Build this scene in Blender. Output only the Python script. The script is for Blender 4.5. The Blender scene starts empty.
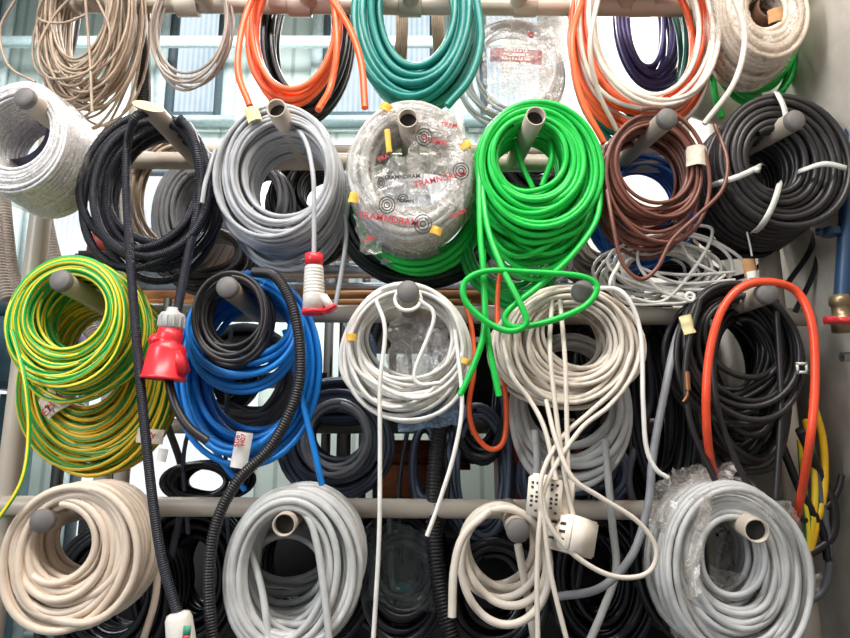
import bpy, bmesh, math, random
import numpy as np
from mathutils import Vector, Matrix, noise
C = bpy.context.scene.collection
PI = math.pi
# ---------------------------------------------------------------- camera
F = 640.0; PITCH = math.radians(11.0); CZ = 1.5
cam = bpy.data.cameras.new('camera'); cam.sensor_width = 36; cam.lens = 36*F/850
co = bpy.data.objects.new('camera', cam); C.objects.link(co)
co.location = (0, 0, CZ); co.rotation_euler = (PI/2+PITCH, 0, 0)
cam.clip_start = .05
bpy.context.scene.camera = co
sp, cp = math.sin(PITCH), math.cos(PITCH)
def P(px, py, Y):
    "world point at distance Y into the room seen at a photo position"
    dx = (px-425)/F; dy = (319-py)/F
    y = cp - dy*sp; z = sp + dy*cp
    k = Y/y
    return Vector((dx*k, Y, CZ+z*k))
def S(n, Y): return n*Y/F*1.02     # a size in photo pixels to metres
def lin(c):
    return tuple((v/12.92 if v <= .04045 else ((v+.055)/1.055)**2.4) for v in c)
def H(h): return lin(tuple(int(h[i:i+2], 16)/255 for i in (0, 2, 4)))+(1,)

# ---------------------------------------------------------------- materials
def nodes(name):
    m = bpy.data.materials.new(name); m.use_nodes = True
    nt = m.node_tree; b = nt.nodes['Principled BSDF']
    return m, nt, b
def mat(name, col, rough=.45, metal=0, var=.12, scale=30, bump=0, bscale=200, ringbump=0, emit=None):
    m, nt, b = nodes(name); c = H(col)
    b.inputs['Roughness'].default_value = rough; b.inputs['Metallic'].default_value = metal
    tc = nt.nodes.new('ShaderNodeTexCoord'); n = nt.nodes.new('ShaderNodeTexNoise')
    n.inputs['Scale'].default_value = scale; n.inputs['Detail'].default_value = 4
    nt.links.new(tc.outputs['Object'], n.inputs['Vector'])
    r = nt.nodes.new('ShaderNodeValToRGB')
    r.color_ramp.elements[0].position = .3; r.color_ramp.elements[1].position = .7
    r.color_ramp.elements[0].color = tuple(v*(1-var) for v in c[:3])+(1,)
    r.color_ramp.elements[1].color = tuple(min(1, v*(1+var)) for v in c[:3])+(1,)
    nt.links.new(n.outputs['Fac'], r.inputs['Fac']); nt.links.new(r.outputs['Color'], b.inputs['Base Color'])
    if bump:
        n2 = nt.nodes.new('ShaderNodeTexNoise'); n2.inputs['Scale'].default_value = bscale
        nt.links.new(tc.outputs['Object'], n2.inputs['Vector'])
        bp = nt.nodes.new('ShaderNodeBump'); bp.inputs['Strength'].default_value = bump; bp.inputs['Distance'].default_value = .002
        nt.links.new(n2.outputs['Fac'], bp.inputs['Height']); nt.links.new(bp.outputs['Normal'], b.inputs['Normal'])
    if ringbump:
        uv = nt.nodes.new('ShaderNodeUVMap'); sx = nt.nodes.new('ShaderNodeSeparateXYZ')
        nt.links.new(uv.outputs['UV'], sx.inputs['Vector'])
        a = nt.nodes.new('ShaderNodeMath'); a.operation = 'MULTIPLY'; a.inputs[1].default_value = 2*PI/ringbump
        nt.links.new(sx.outputs['Y'], a.inputs[0])
        s = nt.nodes.new('ShaderNodeMath'); s.operation = 'SINE'; nt.links.new(a.outputs[0], s.inputs[0])
        bp = nt.nodes.new('ShaderNodeBump'); bp.inputs['Strength'].default_value = .8; bp.inputs['Distance'].default_value = ringbump*.25
        nt.links.new(s.outputs[0], bp.inputs['Height']); nt.links.new(bp.outputs['Normal'], b.inputs['Normal'])
    if emit:
        b.inputs['Emission Color'].default_value = H(emit[0]); b.inputs['Emission Strength'].default_value = emit[1]
    return m
def striped(name, ca, cb, share=.5, twist=.35):
    m, nt, b = nodes(name); b.inputs['Roughness'].default_value = .4
    uv = nt.nodes.new('ShaderNodeUVMap'); sx = nt.nodes.new('ShaderNodeSeparateXYZ')
    nt.links.new(uv.outputs['UV'], sx.inputs['Vector'])
    t = nt.nodes.new('ShaderNodeMath'); t.operation = 'MULTIPLY_ADD'; t.inputs[1].default_value = twist
    nt.links.new(sx.outputs['Y'], t.inputs[0]); nt.links.new(sx.outputs['X'], t.inputs[2])
    a = nt.nodes.new('ShaderNodeMath'); a.operation = 'MULTIPLY'; a.inputs[1].default_value = 2
    nt.links.new(t.outputs[0], a.inputs[0])
    f = nt.nodes.new('ShaderNodeMath'); f.operation = 'FRACT'; nt.links.new(a.outputs[0], f.inputs[0])
    g = nt.nodes.new('ShaderNodeMath'); g.operation = 'GREATER_THAN'; g.inputs[1].default_value = share
    nt.links.new(f.outputs[0], g.inputs[0])
    mx = nt.nodes.new('ShaderNodeMix'); mx.data_type = 'RGBA'
    mx.inputs['A'].default_value = H(ca); mx.inputs['B'].default_value = H(cb)
    nt.links.new(g.outputs[0], mx.inputs['Factor']); nt.links.new(mx.outputs['Result'], b.inputs['Base Color'])
    return m
def film(name, col='f2efe8', alpha=.4, rough=.22):
    m, nt, b = nodes(name)
    nt.nodes.remove(b); out = nt.nodes['Material Output']
    tr = nt.nodes.new('ShaderNodeBsdfTransparent'); df = nt.nodes.new('ShaderNodeBsdfDiffuse'); gl = nt.nodes.new('ShaderNodeBsdfGlossy')
    tl = nt.nodes.new('ShaderNodeBsdfTranslucent')
    df.inputs['Color'].default_value = H(col); gl.inputs['Roughness'].default_value = rough; tl.inputs['Color'].default_value = H(col)
    tc = nt.nodes.new('ShaderNodeTexCoord'); n = nt.nodes.new('ShaderNodeTexNoise'); n.inputs['Scale'].default_value = 38
    n.inputs['Detail'].default_value = 8; n.inputs['Distortion'].default_value = 2.5
    nt.links.new(tc.outputs['Object'], n.inputs['Vector'])
    mr = nt.nodes.new('ShaderNodeMapRange'); mr.inputs['From Min'].default_value = .35; mr.inputs['From Max'].default_value = .68
    mr.inputs['To Min'].default_value = alpha*.55; mr.inputs['To Max'].default_value = min(1, alpha*1.5)
    nt.links.new(n.outputs['Fac'], mr.inputs['Value'])
    bp = nt.nodes.new('ShaderNodeBump'); bp.inputs['Strength'].default_value = .6; bp.inputs['Distance'].default_value = .004
    nt.links.new(n.outputs['Fac'], bp.inputs['Height'])
    for s in (df, gl): nt.links.new(bp.outputs['Normal'], s.inputs['Normal'])
    m1 = nt.nodes.new('ShaderNodeMixShader'); m1.inputs[0].default_value = .35
    nt.links.new(df.outputs[0], m1.inputs[1]); nt.links.new(tl.outputs[0], m1.inputs[2])
    m2 = nt.nodes.new('ShaderNodeMixShader'); m2.inputs[0].default_value = .22
    nt.links.new(m1.outputs[0], m2.inputs[1]); nt.links.new(gl.outputs[0], m2.inputs[2])
    m3 = nt.nodes.new('ShaderNodeMixShader'); nt.links.new(mr.outputs[0], m3.inputs[0])
    nt.links.new(tr.outputs[0], m3.inputs[1]); nt.links.new(m2.outputs[0], m3.inputs[2])
    nt.links.new(m3.outputs[0], out.inputs['Surface'])
    return m
def wood(name, a, b_, sx=2, sz=40):
    m, nt, b = nodes(name); b.inputs['Roughness'].default_value = .65
    tc = nt.nodes.new('ShaderNodeTexCoord'); mp = nt.nodes.new('ShaderNodeMapping'); mp.inputs['Scale'].default_value = (sx, sx*4, sz)
    n = nt.nodes.new('ShaderNodeTexNoise'); n.inputs['Scale'].default_value = 3; n.inputs['Detail'].default_value = 5
    nt.links.new(tc.outputs['Object'], mp.inputs['Vector']); nt.links.new(mp.outputs[0], n.inputs['Vector'])
    r = nt.nodes.new('ShaderNodeValToRGB'); r.color_ramp.elements[0].position = .35; r.color_ramp.elements[1].position = .65
    r.color_ramp.elements[0].color = H(a); r.color_ramp.elements[1].color = H(b_)
    nt.links.new(n.outputs['Fac'], r.inputs['Fac']); nt.links.new(r.outputs['Color'], b.inputs['Base Color'])
    return m
M = {
 'tube': mat('rack_paint', 'b5a899', .38, 0, .06, 8), 'cap': mat('peg_cap', '6c6764', .55),
 'dark_in': mat('tube_inside', '2a2622', .8), 'cut': mat('cut_foam', 'e6d2a0', .8),
 'black': mat('black_rubber', '1d1d22', .36, var=.25), 'black2': mat('black_pvc', '131318', .28, var=.3),
 'soft': mat('soft_black', '231f1f', .42), 'conduit': mat('black_conduit', '20202a', .42, ringbump=.0042),
 'hose': mat('brown_hose', '9a8c80', .5), 'bhose': mat('black_hose', '221e1f', .45),
 'grey': mat('grey_cable', 'a9a9ab', .4), 'grey2': mat('mid_grey_cable', '85868a', .42), 'dgrey': mat('dark_grey_cable', '55565c', .45),
 'bgrey': mat('blue_grey_cable', '4d5566', .4), 'lgrey': mat('light_grey_cable', 'b9b8b5', .38), 'white': mat('white_cable', 'e2ddd6', .38),
 'cream': mat('cream_cable', 'd6cabb', .42, var=.06), 'cream2': mat('warm_cable', 'd8c4b0', .42, var=.06), 'beige': mat('beige_wire', 'a48f7a', .5, var=.2),
 'orange': mat('orange_cable', 'f0602c', .38), 'red': mat('red_orange_cable', 'e8502f', .3), 'teal': mat('teal_cable', '0c776d', .36),
 'green': mat('green_cable', '14bb44', .35), 'green2': mat('deep_green_cable', '0f9a3c', .38), 'dgreen': mat('dark_green_cable', '0e5848', .4),
 'brown': mat('brown_cable', '6e3f32', .4), 'blue': mat('blue_cable', '147cd0', .36), 'dblue': mat('dark_blue_cable', '15509a', .36),
 'purple': mat('purple_cable', '4a3a74', .4), 'yg': striped('yellow_green_wire', 'f2d32a', '22a040', .42), 'yg2': striped('yellow_green_wire_warm', 'e8bb22', '2a9440', .62),
 'spool': mat('white_speckled_wire', 'd9d6d6', .6, var=.3, scale=160, bump=.7, bscale=260),
 'label': mat('paper_label', 'd8cdb8', .7, var=.15, scale=120), 'wlabel': mat('white_label', 'e6e1da', .6), 'ylabel': mat('cream_tape', 'e6d7a0', .6),
 'ytape': mat('yellow_tape', 'e8b444', .5), 'ink': mat('red_ink', 'b03038', .6), 'bink': mat('black_ink', '2a2628', .6),
 'tie': mat('white_tie', 'c8c8c0', .4), 'plugred': mat('red_plug_plastic', 'e2303a', .32, var=.04), 'plugwhite': mat('white_plug_plastic', 'ded6cc', .4),
 'gland': mat('grey_gland', 'b4b2ae', .45), 'pale': mat('pale_green_paint', '4a9a7a', .5), 'socket': mat('cream_socket_plastic', 'efe3d2', .4, var=.03), 'hole': mat('dark_hole', '3a322e', .8),
 'steel': mat('galvanised_steel', '9aa6b4', .35, .75, .1, 60), 'brass': mat('old_brass', '8e7a5e', .4, .7), 'chrome': mat('dull_chrome', 'a5a5a5', .25, .9),
 'bluepipe': mat('dark_blue_pipe', '1e3a58', .4), 'valve': mat('red_valve', 'd2343c', .4),
 'plank': wood('pale_orange_wood', 'b0703e', 'd39a66'), 'boxwood': wood('brown_crate_wood', '96502c', 'b56a40', 2, 12), 'card': mat('cardboard', 'b98a5c', .8),
 'copper': mat('copper_lug', '9c6a4a', .4, .6), 'dark': mat('dark_fill', '201f22', .6), 'redbin': mat('red_bin', '8e2a22', .5),
 'blueplastic': mat('blue_plastic', '3c6ea8', .4), 'tealbin': mat('teal_bin', '1f8f88', .5),
 'yellow': mat('yellow_cable', 'e8b41c', .4), 'core': mat('cardboard_core', '6b4a34', .8), 'olive': mat('olive_can', '7c7422', .5),
 'film': film('clear_film', 'ece6de', .3), 'film2': film('dense_film', 'e0d6cb', .4, .25), 'filmgrey': film('grey_film', 'b5aaa4', .85, .35),
 'filmblue': film('blue_tint_film', '6f93b8', .6), 'filmdark': film('faint_film', 'a9b4b4', .16, .15),
}

# ---------------------------------------------------------------- mesh tools
class MB:
    def __init__(s): s.v = []; s.f = []; s.uv = []; s.n = 0
    def add(s, V, Fc, UV=None):
        V = np.asarray(V, dtype=float).reshape(-1, 3); Fc = np.asarray(Fc, dtype=int).reshape(-1, 4)
        s.v.append(V); s.f.append(Fc+s.n); s.n += len(V)
        s.uv.append(np.zeros((len(Fc)*4, 2)) if UV is None else UV)
    def tube(s, pts, r, sides=8, corr=None, caps=True):
        pts = np.asarray([tuple(p) for p in pts], dtype=float)
        d = np.linalg.norm(np.diff(pts, axis=0), axis=1); keep = np.concatenate([[True], d > 1e-6]); pts = pts[keep]
        L = np.concatenate([[0], np.cumsum(np.linalg.norm(np.diff(pts, axis=0), axis=1))])
        if corr:
            Ln = np.arange(0, L[-1], corr/4); pts = np.stack([np.interp(Ln, L, pts[:, i]) for i in range(3)], 1); L = Ln
            R = r*(1+.085*np.sign(np.sin(np.arange(len(Ln))*PI/2+.4)))
        else: R = np.full(len(pts), r) if np.isscalar(r) else np.interp(np.linspace(0, 1, len(pts)), np.linspace(0, 1, len(r)), r)
        n = len(pts)
        T = np.gradient(pts, axis=0); T /= np.linalg.norm(T, axis=1)[:, None]+1e-12
        N = np.zeros_like(T); ref = np.array([0, 1., 0]) if abs(T[0][1]) < .8 else np.array([1., 0, 0])
        cur = ref-T[0]*ref.dot(T[0]); cur /= np.linalg.norm(cur)
        for i in range(n):
            t = T[i]; cur = cur-t*(cur[0]*t[0]+cur[1]*t[1]+cur[2]*t[2]); cur = cur/math.sqrt(cur.dot(cur)+1e-18); N[i] = cur
        B = np.cross(T, N)
        a = np.arange(sides)/sides*2*PI
        V = pts[:, None, :]+R[:, None, None]*(np.cos(a)[None, :, None]*N[:, None, :]+np.sin(a)[None, :, None]*B[:, None, :])
        i = np.arange(n-1)[:, None]; j = np.arange(sides)[None, :]; jn = (j+1) % sides
        Fc = np.stack([i*sides+j, i*sides+jn, (i+1)*sides+jn, (i+1)*sides+j], -1).reshape(-1, 4)
        u0 = np.broadcast_to(j/sides, (n-1, sides)); u1 = u0+1/sides
        l0 = np.broadcast_to(L[:-1, None], (n-1, sides)); l1 = np.broadcast_to(L[1:, None], (n-1, sides))
        UV = np.stack([np.stack([u0, l0], -1), np.stack([u1, l0], -1), np.stack([u1, l1], -1), np.stack([u0, l1], -1)], 2).reshape(-1, 2)
        s.add(V, Fc, UV)
        if caps:
            for k, e in ((0, -1), (n-1, 1)):
                ring = V[k]; c = pts[k]+T[k]*R[k]*.35*e
                VV = np.concatenate([ring, [c]])
                FF = [(q, (q+1) % sides, sides, sides) for q in range(0, sides)]
                s.add(VV, FF)
    def box(s, c, size, rot=None, bev=0):
        bm = bmesh.new(); bmesh.ops.create_cube(bm, size=1)
        for v in bm.verts: v.co = Vector((v.co.x*size[0], v.co.y*size[1], v.co.z*size[2]))
        if bev: bmesh.ops.bevel(bm, geom=bm.edges[:], offset=bev, segments=2, affect='EDGES')
        m = Matrix.Translation(c) @ (rot.to_4x4() if rot is not None else Matrix())
        bm.transform(m); s.bm(bm)
    def bm(s, bm):
        bm.verts.ensure_lookup_table(); V = [tuple(v.co) for v in bm.verts]; Fc = []
        for f in bm.faces:
            ids = [v.index for v in f.verts]
            if len(ids) == 4: Fc.append(ids)
            else:
                for q in range(1, len(ids)-1): Fc.append([ids[0], ids[q], ids[q+1], ids[q+1]])
        s.add(V, Fc); bm.free()
    def lathe(s, a, b, prof, n=20):
        "profile of (t, r) along the axis a-b"
        a = Vector(a); b = Vector(b); ax = (b-a); q = ax.to_track_quat('Z', 'Y'); V = []; Fc = []
        for t, r in prof:
            for k in range(n):
                p = q @ Vector((r*math.cos(2*PI*k/n), r*math.sin(2*PI*k/n), 0)); V.append(tuple(a+ax*t+p))
        for i in range(len(prof)-1):
            for k in range(n): Fc.append((i*n+k, i*n+(k+1) % n, (i+1)*n+(k+1) % n, (i+1)*n+k))
        s.add(V, Fc)
    def grid(s, fn, nu, nv, closeu=False):
        V = [tuple(fn(i/(nu if closeu else nu-1), j/(nv-1))) for i in range(nu) for j in range(nv)]; Fc = []
        for i in range(nu if closeu else nu-1):
            for j in range(nv-1):
                a = i*nv+j; b = ((i+1) % nu)*nv+j; Fc.append((a, a+1, b+1, b))
        s.add(V, Fc)
    def build(s, name, m, parent=None, smooth=True, origin=None):
        V = np.concatenate(s.v); Fc = np.concatenate(s.f); UV = np.concatenate(s.uv)
        org = np.array(origin if origin is not None else ((0, 0, 0) if parent else V.mean(0)))
        if parent: org = np.array(parent_world(parent)); 
        V = V-org
        tri = Fc[:, 3] == Fc[:, 2]
        cnt = np.where(tri, 3, 4); start = np.concatenate([[0], np.cumsum(cnt)[:-1]])
        mask = np.ones(Fc.shape, bool); mask[tri, 3] = False
        loops = Fc[mask]; uvl = UV.reshape(-1, 4, 2)[mask]
        me = bpy.data.meshes.new(name); me.vertices.add(len(V)); me.vertices.foreach_set('co', V.astype('f').ravel())
        me.loops.add(len(loops)); me.loops.foreach_set('vertex_index', loops.astype('i'))
        me.polygons.add(len(Fc)); me.polygons.foreach_set('loop_start', start.astype('i')); me.polygons.foreach_set('loop_total', cnt.astype('i'))
        me.update(calc_edges=True)
        ul = me.uv_layers.new(name='UVMap'); ul.data.foreach_set('uv', uvl.astype('f').ravel())
        if smooth: me.polygons.foreach_set('use_smooth', np.ones(len(Fc), bool))
        me.validate()
        if isinstance(m, str): m = M[m]
        me.materials.append(m)
        o = bpy.data.objects.new(name, me); C.objects.link(o)
        if parent: o.parent = parent
        else: o.location = Vector(org)
        return o
def parent_world(p):
    v = Vector(p.location)
    while p.parent: p = p.parent; v = v+Vector(p.location)
    return v
def tag(o, label=None, cat=None, group=None, kind=None):
    if label: o['label'] = label
    if cat: o['category'] = cat
    if group: o['group'] = group
    if kind: o['kind'] = kind
    return o
def empty(name, loc, label=None, cat=None, group=None):
    o = bpy.data.objects.new(name, None); C.objects.link(o); o.location = loc; o.empty_display_size = .02
    return tag(o, label, cat, group)
def spline(pts, step=10):
    pts = [Vector(p) for p in pts]; q = [pts[0]*2-pts[1]]+pts+[pts[-1]*2-pts[-2]]; out = []
    for i in range(1, len(q)-2):
        a, b, c, d = q[i-1:i+3]
        for k in range(step):
            t = k/step
            out.append(.5*((2*b)+(c-a)*t+(2*a-5*b+4*c-d)*t*t+(3*b-a-3*c+d)*t**3))
    out.append(q[-2]); return out
def path(px, Y, step=10):
    "photo positions (x, y[, Y]) to a smooth run of points"
    return spline([P(p[0], p[1], p[2] if len(p) > 2 else Y) for p in px], step)

# ---------------------------------------------------------------- coils
def coil_points(outer, inner, Y0, Y1, r, mode, n, jit, seed, seg=44, keep=1, sag=0):
    rnd = random.Random(seed)
    def ell(b):
        cx = (b[0]+b[2])/2; cy = (b[1]+b[3])/2
        t = P(cx, b[1], Y0); bt = P(cx, b[3], Y0); l = P(b[0], cy, Y0); ri = P(b[2], cy, Y0)
        return np.array([(l.x+ri.x)/2, (t.z+bt.z)/2, (ri.x-l.x)/2-r, (t.z-bt.z)/2-r])
    eo = ell(outer); ei = ell(inner); ei[2] += 2*r; ei[3] += 2*r
    turns = []
    if mode == 'pack':
        th = max(r, (ei[1]-ei[3])-(eo[1]-eo[3])); nr = max(2, int(round(th/(2.05*r)))+1); nd = max(1, int((Y1-Y0)/(2.12*r)))
        for l in range(nr):
            ds = range(nd) if l % 2 == 0 else range(nd-1, -1, -1)
            for d in ds:
                if l in (0, nr-1) or d <= keep or d == nd-1:
                    turns.append((l/(nr-1)+rnd.gauss(0, jit*.35), (d+.5)/nd+rnd.gauss(0, jit*.3), rnd.gauss(0, jit), rnd.gauss(0, jit), rnd.uniform(0, 6.3)))
    else:
        us = [k/max(1, n-1) for k in range(n)]; rnd.shuffle(us)
        for k in range(n):
            v = (k+.5)/n; turns.append((us[k], v+rnd.gauss(0, .06), rnd.gauss(0, jit), rnd.gauss(0, jit), rnd.uniform(0, 6.3)))
    T = np.array([t+(rnd.gauss(0, .42), rnd.gauss(0, .5)) for t in turns]); N = len(T)*seg
    th = np.arange(N)/seg; i0 = np.minimum(th.astype(int), len(T)-1); i1 = np.minimum(i0+1, len(T)-1); fr = th-i0
    fr = fr*fr*(3-2*fr)
    A = T[i0]*(1-fr)[:, None]+T[i1]*fr[:, None]
    u = A[:, 0]; E = ei[None]*(1-u)[:, None]+eo[None]*u[:, None]
    ang = th*2*PI+rnd.uniform(-.6, .6)
    w = (1-np.cos(ang))/2
    am = .06 if mode != 'pack' else .02
    rad = 1+w*am*jit/.1*np.cos(2*ang+A[:, 4])+w*am*.5*jit/.1*np.sin(3*ang+A[:, 4]*2)
    rad = rad+A[:, 5]*r/E[:, 2]*(.35+.65*w)
    x = E[:, 0]+np.sin(ang)*E[:, 2]*rad+w*A[:, 2]*E[:, 2]
    z = E[:, 1]+np.cos(ang)*E[:, 3]*rad-w*np.abs(A[:, 3])*E[:, 3]*.8*(mode != 'pack')-sag*w*u*E[:, 3]
    y = Y0+A[:, 1]*(Y1-Y0)+A[:, 6]*r*np.sin(ang+A[:, 4])+w*r*jit*8*np.sin(3*ang+A[:, 4])
    return np.stack([x, y, z], 1), eo
ALLC = 'cable coils hung on the pegs'
def coil(name, label, outer, inner, Y0, Y1, rpx, m, mode='pack', n=10, jit=.04, seed=1, tails=(), extra=(), group=ALLC, parts=False, cat='cable coil', keep=1, seg=44, sides=8):
    r = S(rpx, Y0); b = MB()
    pts, eo = coil_points(outer, inner, Y0, Y1, r, mode, n, jit, seed, seg, keep)
    full = r; r *= .92 if mode == 'pack' else .96
    b.tube(pts, r, sides)
    for e in extra:
        pp, _ = coil_points(e[0], e[1], e[2], e[3], r, 'loose', e[4], e[5] if len(e) > 5 else jit, seed+7, seg)
        b.tube(pp, r, sides)
    for t in tails:
        b.tube(path(t, Y0), r, sides)
    if parts:
        root = empty(name, (eo[0], (Y0+Y1)/2, eo[1]), label, cat, group)
        b.build('cable', m, root); return root
    return tag(b.build(name, m, None, origin=(eo[0], (Y0+Y1)/2, eo[1])), label, cat, group)
def strand(name, label, pts, Y, rpx, m, group=None, cat='cable', corr=None, parts=False, sides=8):
    b = MB(); pp = path(pts, Y); b.tube(pp, S(rpx, Y), sides, corr=corr)
    if parts:
        root = empty(name, pp[0], label, cat, group); b.build('cable', m, root); return root
    return tag(b.build(name, m), label, cat, group)
def film_ring(parent, outer, inner, Y0, Y1, m='film', amp=.008, seed=0, a0=0, a1=1, name='plastic_film'):
    t = (P((outer[0]+outer[2])/2, outer[1], Y0), P((outer[0]+outer[2])/2, outer[3], Y0), P(outer[0], (outer[1]+outer[3])/2, Y0), P(outer[2], (outer[1]+outer[3])/2, Y0))
    q = (P((inner[0]+inner[2])/2, inner[1], Y0), P((inner[0]+inner[2])/2, inner[3], Y0), P(inner[0], (inner[1]+inner[3])/2, Y0), P(inner[2], (inner[1]+inner[3])/2, Y0))
    def el(t): return ((t[2].x+t[3].x)/2, (t[0].z+t[1].z)/2, (t[3].x-t[2].x)/2, (t[0].z-t[1].z)/2)
    eo = el(t); ei = el(q); Dm = (Y1-Y0)/2; cy = (Y0+Y1)/2
    def fn(u, v):
        th = 2*PI*(a0+(a1-a0)*u); ph = 2*PI*v
        k = .5+.5*math.cos(ph); s = math.sin(ph)
        e = [ei[i]*(1-k)+eo[i]*k for i in range(4)]
        p = Vector((e[0]+math.sin(th)*e[2], cy-s*(Dm+.006), e[1]+math.cos(th)*e[3]))
        d = noise.noise_vector(p*28+Vector((seed, 0, 0)))*amp+noise.noise_vector(p*75+Vector((0, seed, 0)))*amp*.45
        rad = Vector((math.sin(th), 0, math.cos(th)))*((k-.5)*amp*1.2)
        return p+d+rad
    b = MB(); b.grid(fn, 90, 25, closeu=(a1-a0 >= 1)); return b.build(name, m, parent)
def sheet(parent, px, Y, m='film', amp=.012, seed=0, n=26, name='plastic_film', bulge=0.0):
    "crumpled sheet across four photo corners"
    c = [P(*(p if len(p) > 2 else (p[0], p[1], Y))) for p in px]
    def fn(u, v):
        p = (c[0]*(1-u)+c[1]*u)*(1-v)+(c[3]*(1-u)+c[2]*u)*v
        e = noise.noise_vector(Vector((u*4+seed, v*4, 0)))*.35
        p = p+(c[1]-c[0])*e.x*.25+(c[3]-c[0])*e.y*.25
        return p+noise.noise_vector(p*22+Vector((seed, 0, 0)))*amp+noise.noise_vector(p*70)*amp*.5-Vector((0, 1, 0))*bulge*math.sin(PI*u)*math.sin(PI*v)
    b = MB(); b.grid(fn, n, n); return b.build(name, m, parent)
def band(parent, px, py, w, h, Y, ang=0, m='label', name='label_tag', th=.004, curve=.25, label=None):
    "a label bent over the cable bundle, h along the bend"
    c = P(px, py, Y); W = S(w, Y); Hh = S(h, Y); R = Matrix.Rotation(math.radians(ang), 3, 'Y')
    b = MB()
    for off in (0, th):
        def fn(u, v):
            x = (u-.5)*W; z = (v-.5)*Hh
            return c+R @ Vector((x, off+curve*(x*x*4/W)+noise.noise(Vector((x*90, z*90, px)))*.002, z))
        b.grid(fn, 9, 9)
    bm = bmesh.new()
    o = b.build(name, m, parent)
    if label: o['label'] = label
    return o
def writing(parent, txt, px, py, hpx, Y, ang, m, name='printed_text', sx=1):
    cu = bpy.data.curves.new(name, 'FONT'); cu.body = txt; cu.size = S(hpx, Y)*1.35; cu.align_x = 'CENTER'; cu.align_y = 'CENTER'; cu.extrude = .0003; cu.offset = .0004
    t = bpy.data.objects.new(name, cu); C.objects.link(t)
    dg = bpy.context.evaluated_depsgraph_get(); me = bpy.data.meshes.new_from_object(t.evaluated_get(dg)); bpy.data.objects.remove(t)
    o = bpy.data.objects.new(name, me); C.objects.link(o); me.materials.clear(); me.materials.append(M[m])
    mt = Matrix.Rotation(math.radians(-ang), 4, 'Y') @ Matrix.Rotation(PI/2, 4, 'X') @ Matrix.Scale(sx, 4, (1, 0, 0))
    me.transform(mt); o.parent = parent; o.location = P(px, py, Y)-parent_world(parent); return o
def rings(parent, px, py, Y, rr, m='bink', name='target_mark', sx=1):
    b = MB(); c = P(px, py, Y)
    for r in rr:
        R = S(r, Y); pts = [c+Vector((math.cos(a)*R*sx, 0, math.sin(a)*R)) for a in np.linspace(0, 2*PI, 29)]
        b.tube(pts, S(.55, Y), 6, caps=False)
    return b.build(name, m, parent)

# ================================================================ setting
def slab(name, lo, hi, m, kind='structure'):
    b = MB(); lo = Vector(lo); hi = Vector(hi); b.box((lo+hi)/2, tuple(hi-lo)); o = b.build(name, m, smooth=False); o['kind'] = kind; return o
def plaster(name, a, b_, c):
    m, nt, b = nodes(name); b.inputs['Roughness'].default_value = .8
    tc = nt.nodes.new('ShaderNodeTexCoord'); n = nt.nodes.new('ShaderNodeTexNoise'); n.inputs['Scale'].default_value = 5; n.inputs['Detail'].default_value = 8; n.inputs['Roughness'].default_value = .65
    nt.links.new(tc.outputs['Object'], n.inputs['Vector']); r = nt.nodes.new('ShaderNodeValToRGB')
    r.color_ramp.elements[0].position = .32; r.color_ramp.elements[0].color = H(a); r.color_ramp.elements[1].position = .62; r.color_ramp.elements[1].color = H(b_)
    e = r.color_ramp.elements.new(.5); e.color = H(c)
    nt.links.new(n.outputs['Fac'], r.inputs['Fac']); nt.links.new(r.outputs['Color'], b.inputs['Base Color'])
    bp = nt.nodes.new('ShaderNodeBump'); bp.inputs['Strength'].default_value = .35; bp.inputs['Distance'].default_value = .01
    nt.links.new(n.outputs['Fac'], bp.inputs['Height']); nt.links.new(bp.outputs['Normal'], b.inputs['Normal']); return m
def panel_mat():
    m, nt, b = nodes('mint_panel'); b.inputs['Roughness'].default_value = .5
    tc = nt.nodes.new('ShaderNodeTexCoord'); w = nt.nodes.new('ShaderNodeTexWave'); w.inputs['Scale'].default_value = 1.6; w.bands_direction = 'X'; w.inputs['Distortion'].default_value = 0
    nt.links.new(tc.outputs['Object'], w.inputs['Vector']); r = nt.nodes.new('ShaderNodeValToRGB')
    r.color_ramp.elements[0].position = .02; r.color_ramp.elements[0].color = H('b9cac4'); r.color_ramp.elements[1].position = .12; r.color_ramp.elements[1].color = H('dfeee8')
    nt.links.new(w.outputs['Fac'], r.inputs['Fac']); nt.links.new(r.outputs['Color'], b.inputs['Base Color']); return m
WX = .975
slab('wall_right', (WX, -3, 0), (WX+.2, 5.2, 6), plaster('right_plaster', 'c4baae', 'e2d9cd', 'd5cbbe'))
slab('wall_back', (-6, 5.0, 0), (WX, 5.2, 6), panel_mat())
slab('wall_left', (-6.2, -3, 0), (-6, 5.2, 6), plaster('left_plaster', 'b0b0a8', 'd8d8d0', 'c8c8c0'))
slab('floor', (-6.2, -3, -.1), (WX+.2, 5.2, 0), mat('concrete', '9a9c9c', .5, 0, .12, 3))
slab('ceiling', (-6.2, -3, 6), (WX+.2, 5.2, 6.15), mat('ceiling_paint', 'dcdcd6', .8))
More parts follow.
